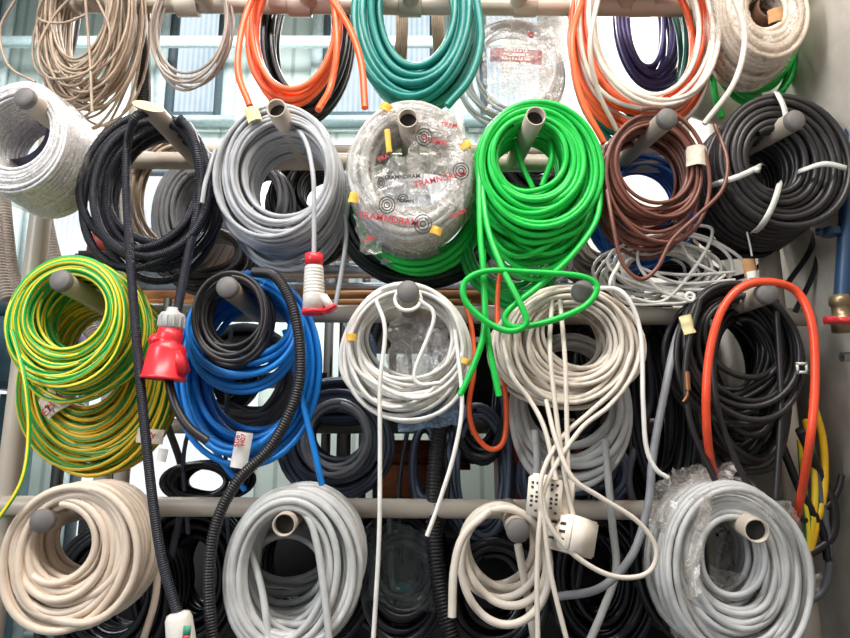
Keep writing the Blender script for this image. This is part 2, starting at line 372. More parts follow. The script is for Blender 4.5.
def glow(name, a, b_, st):
    m, nt, b = nodes(name); nt.nodes.remove(b); em = nt.nodes.new('ShaderNodeEmission'); em.inputs['Strength'].default_value = st
    tc = nt.nodes.new('ShaderNodeTexCoord'); w = nt.nodes.new('ShaderNodeTexWave'); w.inputs['Scale'].default_value = 7; w.bands_direction = 'X'
    n = nt.nodes.new('ShaderNodeTexNoise'); n.inputs['Scale'].default_value = 2.2; n.inputs['Detail'].default_value = 3
    nt.links.new(tc.outputs['Object'], w.inputs['Vector']); nt.links.new(tc.outputs['Object'], n.inputs['Vector'])
    mm = nt.nodes.new('ShaderNodeMath'); mm.operation = 'MULTIPLY_ADD'; mm.inputs[1].default_value = .25; nt.links.new(w.outputs['Fac'], mm.inputs[0]); nt.links.new(n.outputs['Fac'], mm.inputs[2])
    r = nt.nodes.new('ShaderNodeValToRGB'); r.color_ramp.elements[0].position = .4; r.color_ramp.elements[0].color = H(a); r.color_ramp.elements[1].position = .75; r.color_ramp.elements[1].color = H(b_)
    nt.links.new(mm.outputs[0], r.inputs['Fac']); nt.links.new(r.outputs['Color'], em.inputs['Color']); nt.links.new(em.outputs[0], nt.nodes['Material Output'].inputs['Surface']); return m
M['day'] = glow('daylit_ribbed_glass', 'b4cfe0', 'e4f2fa', 1.0)
M['day2'] = glow('daylit_clear_glass', 'dfe9f2', 'ffffff', 1.05)
M['frame'] = mat('dark_window_frame', '46545a', .5); M['wframe'] = mat('pale_window_trim', 'b9c9c8', .5); M['sill'] = mat('grey_green_sill', '7f9090', .5)
def window(n, x0, y0, x1, y1, glass='day', Y=4.98, trim=10):
    a = P(x0, y1, Y); b_ = P(x1, y0, Y); cx = (a.x+b_.x)/2; cz = (a.z+b_.z)/2; w = b_.x-a.x; h = b_.z-a.z
    root = empty('window_%d' % n, (cx, Y, cz)); root['kind'] = 'structure'
    def frame(name, w, h, t, d, y, m):
        b = MB()
        for sx in (-1, 1): b.box((cx+sx*(w/2-t/2), y, cz), (t, d, h))
        for sz in (-1, 1): b.box((cx, y, cz+sz*(h/2-t/2)), (w-2*t, d, t))
        b.build(name, m, root, smooth=False)
    frame('window_trim', w+.2, h+.2, .1, .05, Y-.03, 'wframe'); frame('window_frame', w, h, .06, .07, Y-.03, 'frame')
    b = MB(); b.box((cx, Y, cz), (w-.1, .02, h-.1)); b.build('pane', glass, root, smooth=False)
    b = MB(); b.box((cx, Y-.1, a.z-.06), (w+.3, .16, .05)); b.build('window_sill', 'sill', root, smooth=False)
window(1, 166, -90, 236, 122); window(2, 322, -90, 436, 122); window(3, 480, -90, 600, 122)
window(4, -60, 330, 30, 620, 'day2'); window(5, 60, 330, 250, 620, 'day2'); window(6, -70, -90, 20, 122)
window(7, 30, 170, 190, 300, 'day2'); window(8, 330, 160, 470, 260, 'day2')
b = MB(); b.box(P(250, 42, 4.6)+Vector((0, 0, 0)), (7.0, .06, .07)); tag(b.build('cable_duct', mat('pale_teal_duct', 'd4ecec', .4), smooth=False), 'pale teal horizontal duct running across the windows behind the rack', 'duct')

# ================================================================ the rack
YT, YB = 1.30, 1.56
rack = empty('storage_rack', (0, YB, 0), 'beige grey tubular steel rack whose pegs carry all the cable coils', 'rack')
RT = .0225
xl, xr = P(17, 350, YB).x, P(777, 270, YB).x
def tubeto(a, b_, r, name='crossbar', m='tube'):
    q = MB(); q.tube([Vector(a), (Vector(a)+Vector(b_))/2, Vector(b_)], r, 20); return q.build(name, m, rack)
for x in (xl, xr):
    tubeto((x, YB+.03, 0), (x, YB+.03, 3.55), .026, 'post'); tubeto((x, 2.05, 0), (x, 2.05, 3.55), .026, 'post')
    for z in (.3, 3.5): tubeto((x, YB, z), (x, 2.05, z), .02, 'side_brace')
xm = P(105, 400, 1.9).x
tubeto((xm, 2.05, 0), (xm, 2.05, P(105, 300, 2.05).z), .024, 'post')
rowz = []
for y in (6, 162, 314, 508):
    z = P(425, y, YB).z; rowz.append(z); tubeto((xl, YB, z+.006), (xr+.06, YB, z-.008), RT)
for z in (.3, 3.5): tubeto((xl, 2.05, z), (xr, 2.05, z), RT)
z = P(425, 150, 1.62).z; tubeto((xl, 1.62, z), (xr, 1.62, z), .016)
z = P(425, 426, 1.9).z; tubeto((xl, 1.9, z), (xr, 1.9, z), .022)
# clamps on the top bar
for x in (70, 188, 300, 410, 525, 640, 745):
    c = P(x, 6, YB); q = MB(); q.tube([c+Vector((-.03, 0, 0)), c, c+Vector((.03, 0, 0))], RT*1.28, 20); q.build('clamp', 'tube', rack)
def peg(tx, ty, row, kind='cap', Yt=YT):
    t = P(tx, ty, Yt); bx = P(425+(tx-425)*YT/YB, 300, YB).x; e = Vector((bx, YB, rowz[row])); d = (e-t).normalized()
    q = MB()
    if kind == 'open':
        q.lathe(t, e, [(.5, RT*.86), (0.0, RT*.86), (0, RT), (1, RT)], 24); o = q.build('peg', 'tube', rack)
        q = MB(); q.lathe(t+d*.02, t+d*.021, [(0, RT*.87), (1, .0001)], 24); q.build('peg_inside', 'dark_in', o)
    elif kind == 'cut':
        V = []; n = 24; qd = (e-t).to_track_quat('Z', 'Y')
        for base in (0, 1):
            for k in range(n):
                a = 2*PI*k/n; off = qd @ Vector((RT*math.cos(a), RT*math.sin(a), 0)); V.append(tuple((t if base == 0 else e)+off+(d*(.045*(off.x/RT*.5+off.z/RT*.5+.5)) if base == 0 else Vector())))
        q.add(V, [(k, (k+1) % n, n+(k+1) % n, n+k) for k in range(n)]); o = q.build('peg', 'tube', rack)
        q = MB(); V2 = V[:n]+[tuple(sum((Vector(v) for v in V[:n]), Vector())/n-d*.004)]
        q.add(V2, [(k, (k+1) % n, n, n) for k in range(n)]); q.build('peg_filling', 'cut', o)
    else:
        q.lathe(t, e, [(0, RT), (1, RT)], 24); o = q.build('peg', 'tube', rack)
        q = MB(); q.lathe(t-d*.004, t+d*.012, [(0, .0001), (0, RT*.9), (.3, RT*1.03), (1, RT*1.03)], 24); q.build('end_cap', 'cap', o)
for x in (0, 1, 2, 3, 4, 5, 6): peg((-1, 141, 275, 407, 545, 683, 809)[x], -78, 0)
peg(24, 97, 1, 'cap', 1.26); peg(143, 100, 1, 'cut'); peg(276, 108, 1, 'open'); peg(408, 118, 1, 'open'); peg(536, 116, 1, 'open'); peg(668, 118, 1); peg(796, 120, 1)
peg(60, 280, 2); peg(227, 287, 2); peg(408, 291, 2); peg(583, 291, 2); peg(768, 293, 2)
peg(42, 521, 3); peg(284, 525, 3, 'open'); peg(518, 531, 3); peg(757, 531, 3, 'open', 1.25)

# ================================================================ coils of row 1
FR = 'cable coils on the upper front pegs'; MR = 'cable coils on the middle front pegs'; BR = 'cable coils on the lowest front pegs'; TR = 'cable coils hanging from the top bar'; BK = 'cable coils on the far side of the rack'
r_ = coil('cable_coil', 'white speckled thin wire roll wrapped in film at far upper left', (-35, 80, 66, 192), (-20, 96, 48, 166), 1.30, 1.47, 1.9, 'spool', jit=.015, seed=3, group=FR, parts=True, keep=1)
film_ring(r_, (-38, 78, 69, 195), (-18, 98, 46, 164), 1.30, 1.47, 'film', .004, 2)
b = MB(); b.lathe(P(15, 130, 1.40), P(15, 130, 1.40)+Vector((0, .1, 0)), [(0, S(33, 1.4)), (1, S(33, 1.4))], 32); b.build('inner_core', mat('violet_core', '5d5a78', .4), r_)
A2 = coil('cable_coil', 'thick black conduit coil, two ends hanging down with plugs', (60, 103, 212, 274), (110, 122, 190, 222), 1.36, 1.5, 4.6, 'conduit', 'loose', 12, .05, 5,
     tails=[[(150, 112, 1.33), (135, 118, 1.31), (127, 150), (127, 205), (134, 310, 1.3), (147, 450, 1.27), (160, 550, 1.27), (177, 612, 1.27)], [(165, 128, 1.42), (184, 122, 1.36), (196, 145, 1.31), (200, 195), (189, 250), (177, 312, 1.3)]], group=FR, parts=True, sides=12)
A3 = coil('cable_coil', 'neat grey cable coil with cream tape and a hanging red and white plug', (213, 101, 336, 242), (243, 128, 322, 210), 1.34, 1.5, 2.7, 'grey', jit=.06, seed=8, extra=[((222, 110, 345, 272), (245, 130, 330, 225), 1.42, 1.53, 16, .06)],
     tails=[[(288, 120, 1.4), (305, 140, 1.33), (313, 175, 1.3), (314, 215, 1.3), (314, 258, 1.3)], [(345, 215, 1.42), (346, 240, 1.42), (340, 280, 1.42), (334, 312, 1.42)], [(215, 150, 1.36), (206, 180, 1.34), (202, 203, 1.34)]], group=FR, parts=True)
band(A3, 252, 113, 15, 16, 1.325, -20, 'ylabel', 'tape')
A4 = coil('cable_coil', 'grey cable coil in clear film printed with black targets and red lettering', (347, 98, 474, 238), (374, 122, 452, 206), 1.34, 1.46, 3.6, 'lgrey', jit=.03, seed=9, group=FR, parts=True)
film_ring(A4, (345, 94, 477, 241), (376, 124, 450, 204), 1.335, 1.46, 'film2', .008, 4, -.22, .78)
sheet(A4, [(405, 110), (462, 112), (462, 208), (412, 190)], 1.33, 'film2', .008, 5)
sheet(A4, [(372, 165), (420, 152), (430, 225), (366, 215)], 1.345, 'film', .01, 8)
sheet(A4, [(352, 215), (385, 225), (380, 255), (360, 250)], 1.37, 'film', .008, 6)
sheet(A4, [(380, 160, 1.44), (425, 165, 1.44), (440, 262, 1.5), (382, 262, 1.5)], 1.44, 'filmgrey', .008, 11)
for x, y, rr in ((424, 137, (3, 6, 9.5)), (461, 171, (3, 6, 9)), (423, 224, (3, 6.5, 10)), (387, 205, (3, 6, 9))): rings(A4, x, y, 1.318, rr, sx=.9)
rings(A4, 381, 183, 1.318, (3, 6), sx=.55); rings(A4, 403, 198, 1.318, (2, 4), sx=1.2)
writing(A4, 'TRAMNDRAM', 440, 179, 7, 1.318, 14, 'ink', sx=.95); writing(A4, 'TRAMNDRAM', 388, 219, 7.5, 1.318, -9, 'ink', sx=1.0); writing(A4, 'TRAMN', 434, 141, 6, 1.318, -14, 'ink'); writing(A4, 'TRAMNDRAM', 402, 177, 4.5, 1.318, 3, 'bink'); writing(A4, 'TRAMN', 405, 201, 4, 1.318, -3, 'bink'); writing(A4, 'TRAM', 458, 214, 5, 1.318, 30, 'ink'); writing(A4, 'TRAM', 449, 125, 5, 1.318, -5, 'ink'); writing(A4, 'TR', 369, 240, 7, 1.318, 45, 'ink'); writing(A4, 'TRA', 383, 158, 5, 1.318, 25, 'ink')
for x, y, w, h, a in ((388, 140, 6, 26, -6), (353, 197, 9, 11, 15), (436, 230, 12, 8, 20), (386, 106, 13, 8, 30), (466, 144, 12, 8, -30)): band(A4, x, y, w, h, 1.322, a, 'ytape', 'tape')
coil('cable_coil', 'bright green cable ring behind the film wrapped grey coil', (350, 125, 484, 270), (368, 135, 462, 232), 1.48, 1.535, 4, 'green', jit=.03, seed=12, group=FR)
coil('cable_coil', 'black cable coil low behind the film wrapped grey coil', (335, 150, 500, 284), (360, 160, 478, 245), 1.64, 1.74, 3.6, 'black2', jit=.06, seed=13, group=BK)
A5 = coil('cable_coil', 'bright green cable coil, its loose end looping below it', (476, 98, 603, 232), (500, 120, 566, 186), 1.33, 1.47, 3.4, 'green', jit=.07, seed=14, extra=[((478, 105, 602, 268), (492, 125, 585, 225), 1.36, 1.5, 16, .08)], group=FR, keep=2,
     tails=[[(600, 165, 1.36), (598, 215, 1.34), (575, 252, 1.32), (540, 285, 1.29), (511, 308, 1.28), (505, 320, 1.28), (516, 327, 1.28), (550, 321, 1.28), (585, 306, 1.28), (597, 287, 1.28), (580, 276, 1.28), (530, 272, 1.28), (487, 271, 1.27), (465, 282, 1.27), (466, 302, 1.27), (487, 322, 1.27), (510, 331, 1.265), (526, 324, 1.26), (521, 305, 1.26), (501, 265, 1.28), (487, 225, 1.31), (480, 170, 1.35)],
            [(479, 160, 1.35), (480, 230, 1.31), (484, 280, 1.29), (484, 330, 1.29), (474, 365, 1.29), (460, 395, 1.29)], [(483, 250, 1.32), (485, 310, 1.3), (490, 350, 1.3), (499, 396, 1.3)],
            [(513, 130, 1.42), (520, 160, 1.4), (533, 188, 1.4)], [(548, 125, 1.4), (552, 155, 1.38), (542, 186, 1.38)]])
coil('cable_coil', 'darker green cable loops sagging behind the bright green coil', (458, 180, 562, 318), (475, 195, 548, 268), 1.5, 1.55, 3.6, 'green2', 'loose', 8, .08, 15, group=FR)
A6 = coil('cable_coil', 'brown thin cable coil with a paper label', (603, 108, 712, 250), (620, 128, 688, 190), 1.34, 1.46, 2.3, 'brown', 'loose', 34, .045, 16, group=FR, parts=True, seg=48,
     tails=[[(607, 190), (613, 225, 1.32), (622, 262, 1.32), (640, 279, 1.32), (657, 268, 1.32), (672, 240, 1.32), (698, 215, 1.32), (722, 190, 1.32), (727, 160, 1.33), (715, 125, 1.36)]])
band(A6, 700, 154, 22, 22, 1.325, 3, 'label', curve=.35)
coil('cable_coil', 'dark blue cable coil behind the brown coil', (588, 150, 702, 268), (622, 165, 676, 205), 1.53, 1.62, 2.8, 'dblue', 'loose', 24, .07, 17, group=BK, tails=[[(600, 225), (610, 255), (630, 270), (660, 262), (690, 240)], [(615, 245), (625, 268), (645, 290)]])
A7 = coil('cable_coil', 'thick black cable coil held by white cable ties at far right', (720, 90, 854, 230), (756, 130, 803, 184), 1.33, 1.5, 4.1, 'soft', jit=.012, seed=18, group=FR, parts=True, sides=10)
def tie(px, m='tie', w=6, par=None):
    b = MB(); pts = path(px, 1.325, 6); c = P(779, 158, 1.33); V = []; 
    for q, p in enumerate(pts):
        d = (pts[min(q+1, len(pts)-1)]-pts[max(q-1, 0)]).normalized(); rad = Vector((p.x-c.x, 0, p.z-c.z)).normalized(); sd = rad.cross(Vector((0, 1, 0)))*S(w/2, 1.33)
        nn = d.cross(sd).normalized()*.0012
        for o_ in (-sd-nn, sd-nn, sd+nn, -sd+nn): V.append(tuple(p+o_))
    Fc = [(q*4+k, q*4+(k+1) % 4, q*4+4+(k+1) % 4, q*4+4+k) for q in range(len(pts)-1) for k in range(4)]
    b.add(V, Fc); return b.build('cable_tie', m, par or A7)
tie([(774, 93, 1.42), (777, 93, 1.335), (784, 108, 1.316), (787, 126, 1.325), (787, 134, 1.38)]); tie([(710, 186, 1.42), (722, 182, 1.335), (740, 176, 1.315), (757, 168, 1.33), (762, 165, 1.4)]); tie([(752, 234, 1.42), (762, 225, 1.335), (773, 205, 1.315), (779, 186, 1.33), (780, 182, 1.4)]); tie([(795, 174, 1.4), (803, 170, 1.33), (825, 164, 1.315), (848, 169, 1.335), (855, 172, 1.42)])
b = MB(); b.box(P(757, 170, 1.318), (.012, .008, .012), bev=.002); b.build('tie_head', 'tie', A7)
sheet(A7, [(770, 135, 1.45), (782, 138, 1.45), (792, 185, 1.45), (782, 190, 1.45)], 1.45, 'film2', .004, 3)
coil('cable_coil', 'loose black cable coil hanging behind the tied black coil', (690, 130, 812, 262), (735, 150, 790, 212), 1.54, 1.68, 3, 'black', 'loose', 22, .08, 19, group=BK,
     tails=[[(815, 200), (812, 245), (788, 283)], [(823, 205), (816, 265), (795, 312)]])
hl = strand('hanging_label', 'small brown and white label hanging under the tied black coil', [(747, 232), (750, 245), (752, 256)], 1.4, 1, 'tie', None, 'label', parts=True)
band(hl, 752, 267, 13, 18, 1.4, -5, 'card', 'label_card'); band(hl, 754, 274, 10, 7, 1.395, -5, 'wlabel', 'label_patch')

# ================================================================ top row
coil('wire_bundle', 'tangled beige thin wire bundle hanging at the top left', (24, -90, 128, 108), (50, -70, 100, 45), 1.44, 1.58, 1.6, 'beige', 'loose', 50, .15, 20, group=TR, cat='wire bundle', sides=6,
     tails=[[(80, -10, 1.42), (55, 15), (38, 50), (50, 78), (90, 70), (110, 35), (95, -5)], [(15, 0, 1.42), (0, 30), (8, 65), (35, 82)], [(85, -5, 1.41), (90, 60), (92, 112)], [(45, -5, 1.41), (38, 18), (62, 23), (88, 14)]])
coil('cable_coil', 'dark grey cable seen inside the tangled beige wires', (40, -60, 72, 60), (48, -50, 64, 45), 1.62, 1.68, 3.5, 'dgrey', 'loose', 6, .05, 21, group=BK)
strand('corrugated_hose', 'black corrugated hose hanging right of the beige wires', [(112, -15), (132, 8), (142, 45), (144, 105)], 1.6, 7, 'bhose', None, 'hose', corr=.008, sides=14)
coil('cable_coil', 'few thin pale grey loops hanging in front of the window', (146, -40, 230, 86), (154, -30, 220, 64), 1.5, 1.56, 1.7, 'hose', 'loose', 6, .04, 22, group=TR)
coil('cable_coil', 'orange cable coil with two ends hanging down', (240, -60, 341, 104), (256, -50, 330, 72), 1.45, 1.53, 3.8, 'orange', 'loose', 6, .03, 23, group=TR,
     tails=[[(258, -15, 1.44), (243, 25, 1.42), (238, 70, 1.4), (250, 106, 1.38)], [(325, -10, 1.44), (348, 25, 1.42), (361, 62, 1.4), (365, 108, 1.38)], [(330, -30, 1.45), (337, 40, 1.43), (331, 85, 1.43), (318, 110, 1.4)]])
coil('cable_coil', 'black cable coil behind the orange coil', (256, -50, 352, 112), (272, -40, 330, 88), 1.58, 1.68, 4, 'black2', jit=.04, seed=24, group=TR)
coil('cable_coil', 'thick teal cable coil at the top centre', (351, -80, 480, 100), (379, -60, 452, 62), 1.44, 1.53, 4.6, 'teal', jit=.06, seed=25, group=TR, keep=2, tails=[[(476, -5, 1.42), (481, 40, 1.42), (470, 78, 1.42), (447, 106, 1.42)]], sides=10)
for i, (x0, lb) in enumerate(((401, 'thin brown flat cable seen through the teal coil'), (437, 'thin brown cables hanging right behind the teal coil'))):
    b = MB()
    for k in range(6): b.tube(path([(x0-6+k*2.4, -10), (x0-4+k*2, 30), (x0+(k-3)*2.2+(6 if i else 0), 62+i*20)], 1.66, 6), S(1.4, 1.66), 6)
    tag(b.build('hanging_cable', 'beige'), lb, 'cable', 'thin cables behind the teal coil')
B5 = coil('cable_coil', 'thin grey cable coil in a clear printed plastic bag', (455, 10, 572, 120), (480, 25, 550, 100), 1.6, 1.68, 2, 'grey', 'loose', 9, .03, 26, group=TR, parts=True)
sheet(B5, [(478, 10), (572, 14), (566, 112), (484, 105)], 1.585, 'film', .012, 9, 34, 'plastic_bag')
sheet(B5, [(505, 20), (576, 16), (560, 100), (498, 94)], 1.6, 'film2', .016, 13, 30, 'plastic_bag')
def flat(parent, px, py, w, h, Y, m, name, ang=0):
    b = MB(); b.box(P(px, py, Y), (S(w, Y), .001, S(h, Y)), Matrix.Rotation(math.radians(ang), 3, 'Y')); return b.build(name, m, parent, smooth=False)
M['pinkprint'] = film('red_print_on_film', 'c84a3a', .42)
flat(B5, 516, 56, 56, 17, 1.565, 'pinkprint', 'printed_panel', 4)
for k in range(9): writing(B5, ('Kabel 3 x 1,5 mm', 'Installation 100 m', 'NYM-J 3 x 1,5', 'PVC 300/500 V')[k % 4], 516, 42+k*4.2, 3.2, 1.562, -3, 'wlabel')
rings(B5, 531, 35, 1.562, (1.5, 3), 'ink')
coil('cable_coil', 'cream cable coil in front of the orange one at the top', (582, -80, 727, 112), (606, -60, 707, 72), 1.38, 1.48, 2.9, 'cream', 'loose', 9, .06, 27, group=TR, tails=[[(600, -10), (590, 45), (598, 90, 1.42), (617, 130, 1.46)]])
coil('cable_coil', 'orange cable coil behind the cream loops at the top', (572, -80, 722, 128), (594, -60, 702, 84), 1.42, 1.52, 3.5, 'orange', 'loose', 11, .05, 28, group=TR, tails=[[(582, 0, 1.42), (572, 40, 1.4), (580, 95, 1.4), (604, 143, 1.4)]])
coil('cable_coil', 'dark green cable coil behind the orange loops at the top', (570, -80, 706, 142), (600, -50, 690, 98), 1.55, 1.66, 3.6, 'dgreen', 'loose', 15, .06, 29, group=TR)
coil('cable_coil', 'dark purple cable coil seen through the cream coil', (616, -45, 694, 84), (634, -25, 664, 62), 1.68, 1.75, 3.2, 'purple', jit=.05, seed=30, group=TR)
B7 = coil('cable_roll', 'cream cable roll wrapped in stretch film at the top right', (727, -48, 812, 58), (754, -12, 786, 22), 1.34, 1.5, 3.4, 'cream2', jit=.02, seed=31, group=TR, parts=True, cat='cable roll')
film_ring(B7, (724, -51, 815, 61), (756, -10, 784, 20), 1.335, 1.5, 'film2', .007, 21)
b = MB(); b.lathe(P(771, 6, 1.36), P(771, 6, 1.36)+Vector((0, .12, 0)), [(0, S(13, 1.36)), (0, S(15.5, 1.36)), (1, S(15.5, 1.36)), (1, S(13, 1.36)), (0, S(13, 1.36))], 24); b.build('cardboard_core', 'core', B7)
band(B7, 779, 14, 18, 16, 1.345, 0, 'card', 'cardboard_flap')
coil('cable_coil', 'green cable coil behind the film wrapped roll', (706, -60, 806, 100), (735, -50, 788, 55), 1.49, 1.58, 3.6, 'green', 'loose', 9, jit=.04, seed=32, group=TR, tails=[[(710, 60), (715, 95), (722, 118)]])
strand('white_cable', 'single white cable curving down left of the film wrapped roll', [(728, -15), (742, 20), (744, 48), (733, 85), (704, 124, 1.33)], 1.3, 3, 'cream', None)
pb = MB(); pb.box(P(712, 98, 1.72), (.17, .02, .15), Matrix.Rotation(.35, 3, 'Y')); tag(pb.build('cardboard_sheet', mat('white_board', 'c8c0b8', .7), smooth=False), 'pale board leaning behind the green cable at the upper right', 'board')

# ================================================================ middle row
C1 = coil('cable_coil', 'yellow and green striped wire coil with a long trailing end', (3, 254, 126, 388), (28, 274, 104, 348), 1.32, 1.44, 2.2, 'yg', jit=.09, seed=40, group=MR, tails=[[(12, 330), (25, 380, 1.29), (29, 430, 1.29), (22, 480, 1.28), (-5, 524, 1.27)]], keep=2,
     extra=[((4, 258, 140, 404), (34, 280, 116, 362), 1.34, 1.45, 20, .07)])
C1b = coil('cable_coil', 'yellow and green wire coil with handwritten label, below its twin', (15, 285, 166, 476), (52, 310, 124, 406), 1.46, 1.55, 2.4, 'yg2', jit=.07, seed=41, group=MR, parts=True, keep=3)
lb = band(C1b, 52, 402, 28, 22, 1.44, -35, 'label'); 
for k, (x, y) in enumerate(((47, 411), (54, 402), (60, 393))): writing(lb, ('E7', 'H12', 'K3')[k], x, y, 8, 1.432, 50, 'ink', 'handwriting')
lb = band(C1b, 147, 436, 26, 14, 1.44, 5, 'label'); writing(lb, 'S2', 150, 437, 8, 1.432, 60, 'ink', 'handwriting'); band(C1b, 161, 455, 9, 12, 1.43, 10, 'wlabel')
C2 = coil('cable_coil', 'bright blue cable coil with a white label at its bottom', (168, 268, 318, 468), (196, 300, 292, 425), 1.42, 1.54, 3.2, 'blue', 'loose', 26, .05, 42, group=MR, parts=True, seg=52,
     extra=[((178, 272, 302, 392), (196, 290, 286, 350), 1.36, 1.43, 12, .04)], tails=[[(285, 330, 1.4), (300, 390), (312, 440), (322, 485)], [(190, 380, 1.5), (215, 450, 1.52), (245, 490, 1.54)]])
lb = band(C2, 240, 450, 16, 34, 1.385, 8, 'wlabel', curve=.3)
writing(lb, 'H07', 243, 440, 5, 1.378, 84, 'ink'); writing(lb, '5G6', 237, 441, 5, 1.378, 84, 'ink')
coil('cable_coil', 'small black cable coil in front of the blue coil', (186, 268, 270, 368), (206, 284, 256, 335), 1.325, 1.4, 2.6, 'soft', 'loose', 18, .05, 43, group=MR, seg=48)
strand('corrugated_hose', 'long black corrugated conduit hanging over the blue coil', [(255, 272, 1.38), (275, 276, 1.33), (292, 305, 1.31), (300, 350, 1.31), (296, 395, 1.31), (272, 445, 1.31), (237, 482, 1.31), (216, 525, 1.31), (209, 580, 1.31), (213, 650, 1.31)], 1.31, 5.2, 'bhose', 'loose conduits', 'hose', corr=.0055, sides=12)
strand('black_cable', 'short black cable end left of the blue coil, behind red plug', [(168, 300, 1.36), (165, 345, 1.33), (172, 395, 1.31), (187, 425, 1.3), (207, 441, 1.3)], 1.31, 4.5, 'soft')
C3 = coil('cable_coil', 'loose thin white cable coil around a film bag', (338, 278, 471, 424), (362, 300, 452, 362), 1.33, 1.45, 2.2, 'white', 'loose', 26, .11, 44, group=MR, parts=True, seg=52,
     tails=[[(376, 300, 1.3), (385, 330, 1.29), (380, 385, 1.29), (380, 450, 1.29), (379, 540, 1.29), (373, 645, 1.29)], [(455, 330, 1.3), (462, 400, 1.29), (455, 450, 1.28), (440, 500, 1.28), (427, 536, 1.28)], [(420, 300, 1.3), (434, 318, 1.3), (415, 370, 1.3), (420, 384, 1.3), (440, 383, 1.3)]])
sheet(C3, [(392, 320, 1.43), (450, 310, 1.43), (452, 400, 1.43), (385, 400, 1.43)], 1.43, 'filmgrey', .012, 31, 30, 'plastic_bag')
sheet(C3, [(345, 320, 1.45), (372, 330, 1.45), (392, 405, 1.45), (352, 380, 1.45)], 1.45, 'filmblue', .01, 32, 24, 'plastic_bag')
sheet(C3, [(385, 385, 1.46), (470, 370, 1.46), (460, 425, 1.46), (400, 432, 1.46)], 1.46, 'filmblue', .01, 33, 24, 'plastic_bag')
band(C3, 351, 337, 10, 7, 1.33, 0, 'ytape', 'tape'); band(C3, 466, 361, 10, 6, 1.33, 20, 'ytape', 'tape')
ring = MB(); cc = P(408, 297, 1.31); ring.tube([cc+Vector((math.cos(a)*S(13, 1.31), .02*math.sin(a*1), math.sin(a)*S(14, 1.31)-.004)) for a in np.linspace(0, 2*PI, 30)], S(2, 1.31), 8); ring.build('cable_loop', 'white', C3)
C4 = coil('cable_coil', 'large cream cable coil with cords running down to socket boxes', (499, 283, 641, 400), (545, 298, 612, 366), 1.33, 1.48, 2.5, 'cream', jit=.13, seed=45, group=MR, keep=3,
     extra=[((499, 283, 640, 414), (540, 305, 612, 372), 1.31, 1.4, 22, .05)],
     tails=[[(552, 300, 1.32), (550, 350, 1.295), (557, 420, 1.28), (564, 470, 1.27), (573, 515, 1.27)], [(560, 300, 1.32), (565, 360, 1.295), (567, 430, 1.28), (568, 470, 1.27)], [(503, 340, 1.32), (512, 375, 1.3), (530, 400, 1.3), (545, 430, 1.28), (556, 480, 1.26)], [(643, 335, 1.33), (634, 372, 1.31), (610, 405, 1.3), (580, 430, 1.28), (548, 480, 1.26), (540, 520, 1.25), (537, 580, 1.25), (538, 645, 1.25)],
            [(632, 350, 1.32), (618, 385, 1.3), (590, 412, 1.3), (560, 440, 1.28), (541, 480, 1.25), (545, 530, 1.25), (552, 580, 1.25), (568, 645, 1.25)], [(546, 400, 1.3), (556, 440, 1.27), (572, 477, 1.25), (600, 497, 1.25), (636, 520, 1.25), (655, 545, 1.25), (653, 567, 1.25), (636, 577, 1.25), (606, 574, 1.25), (572, 553, 1.25), (549, 524, 1.25), (541, 490, 1.25)]])
coil('cable_coil', 'light grey cable coil hanging below the large cream one', (508, 330, 638, 500), (532, 350, 612, 432), 1.5, 1.55, 3.9, 'lgrey', 'loose', 11, .04, 46, group=MR, tails=[[(605, 440, 1.5), (612, 520, 1.5), (616, 570, 1.5), (603, 610, 1.5), (588, 645, 1.5)], [(535, 430, 1.48), (537, 470, 1.48), (528, 520, 1.48)]])
C5 = coil('cable_coil', 'loose black cable coil draping within the long red loop', (682, 278, 806, 430), (716, 300, 786, 365), 1.35, 1.5, 3.4, 'soft', 'loose', 18, .1, 47, group=MR, parts=True, seg=52,
     extra=[((700, 290, 800, 480), (728, 320, 780, 420), 1.4, 1.52, 13, .1)], tails=[[(700, 300), (686, 360), (690, 420), (715, 480)], [(712, 320, 1.34), (716, 400, 1.34), (740, 470, 1.34), (770, 510, 1.34)], [(776, 300, 1.36), (781, 400, 1.36), (776, 500, 1.36)]])
band(C5, 689, 324, 12, 19, 1.34, -12, 'ylabel', 'tape')
b = MB(); b.tube([P(687, 372, 1.34), P(688, 390, 1.34)], S(2.8, 1.34), 10); b.tube(path([(688, 388), (687, 396), (683, 402)], 1.34), S(1.5, 1.34), 8); b.build('cable_lug', 'copper', C5)
b = MB(); cc = P(802, 368, 1.34)
for sx, sz, w, h in ((-1, 0, .005, .022), (1, 0, .005, .022), (0, 1, .024, .006), (0, -1, .024, .006)): b.box(cc+Vector((sx*.0095, 0, sz*.009)), (w, .005, h), bev=.001)
b.build('cable_clip', 'tie', C5)
strand('red_cable', 'thick orange red cable forming a tall oval loop at the right', [(770, 590, 1.52), (788, 540, 1.48), (799, 505, 1.4), (810, 440), (815, 380), (812, 325), (797, 292, 1.31), (770, 282, 1.3), (742, 287), (722, 310), (710, 350), (706, 400), (709, 450, 1.34), (718, 485, 1.44), (735, 520, 1.52)], 1.3, 4.3, 'red')
OR = strand('orange_cable', 'thin orange cable dipping between white and cream coils', [(462, 290, 1.5), (472, 330, 1.48), (474, 370), (469, 405), (474, 432), (490, 449), (504, 440), (506, 400), (499, 350), (498, 290), (508, 225)], 1.46, 2.6, 'orange')
strand('grey_cable', 'straight mid grey cable running down beside the cream coil', [(690, 310, 1.45), (676, 340, 1.4), (664, 395), (653, 455), (648, 505), (632, 555), (600, 588), (556, 597)], 1.36, 4, 'grey2')
strand('white_cable', 'white cord hanging right of the cream coil', [(590, 288, 1.36), (622, 292, 1.31), (640, 330, 1.31), (643, 400), (646, 445), (655, 468), (668, 478)], 1.3, 2.3, 'white')
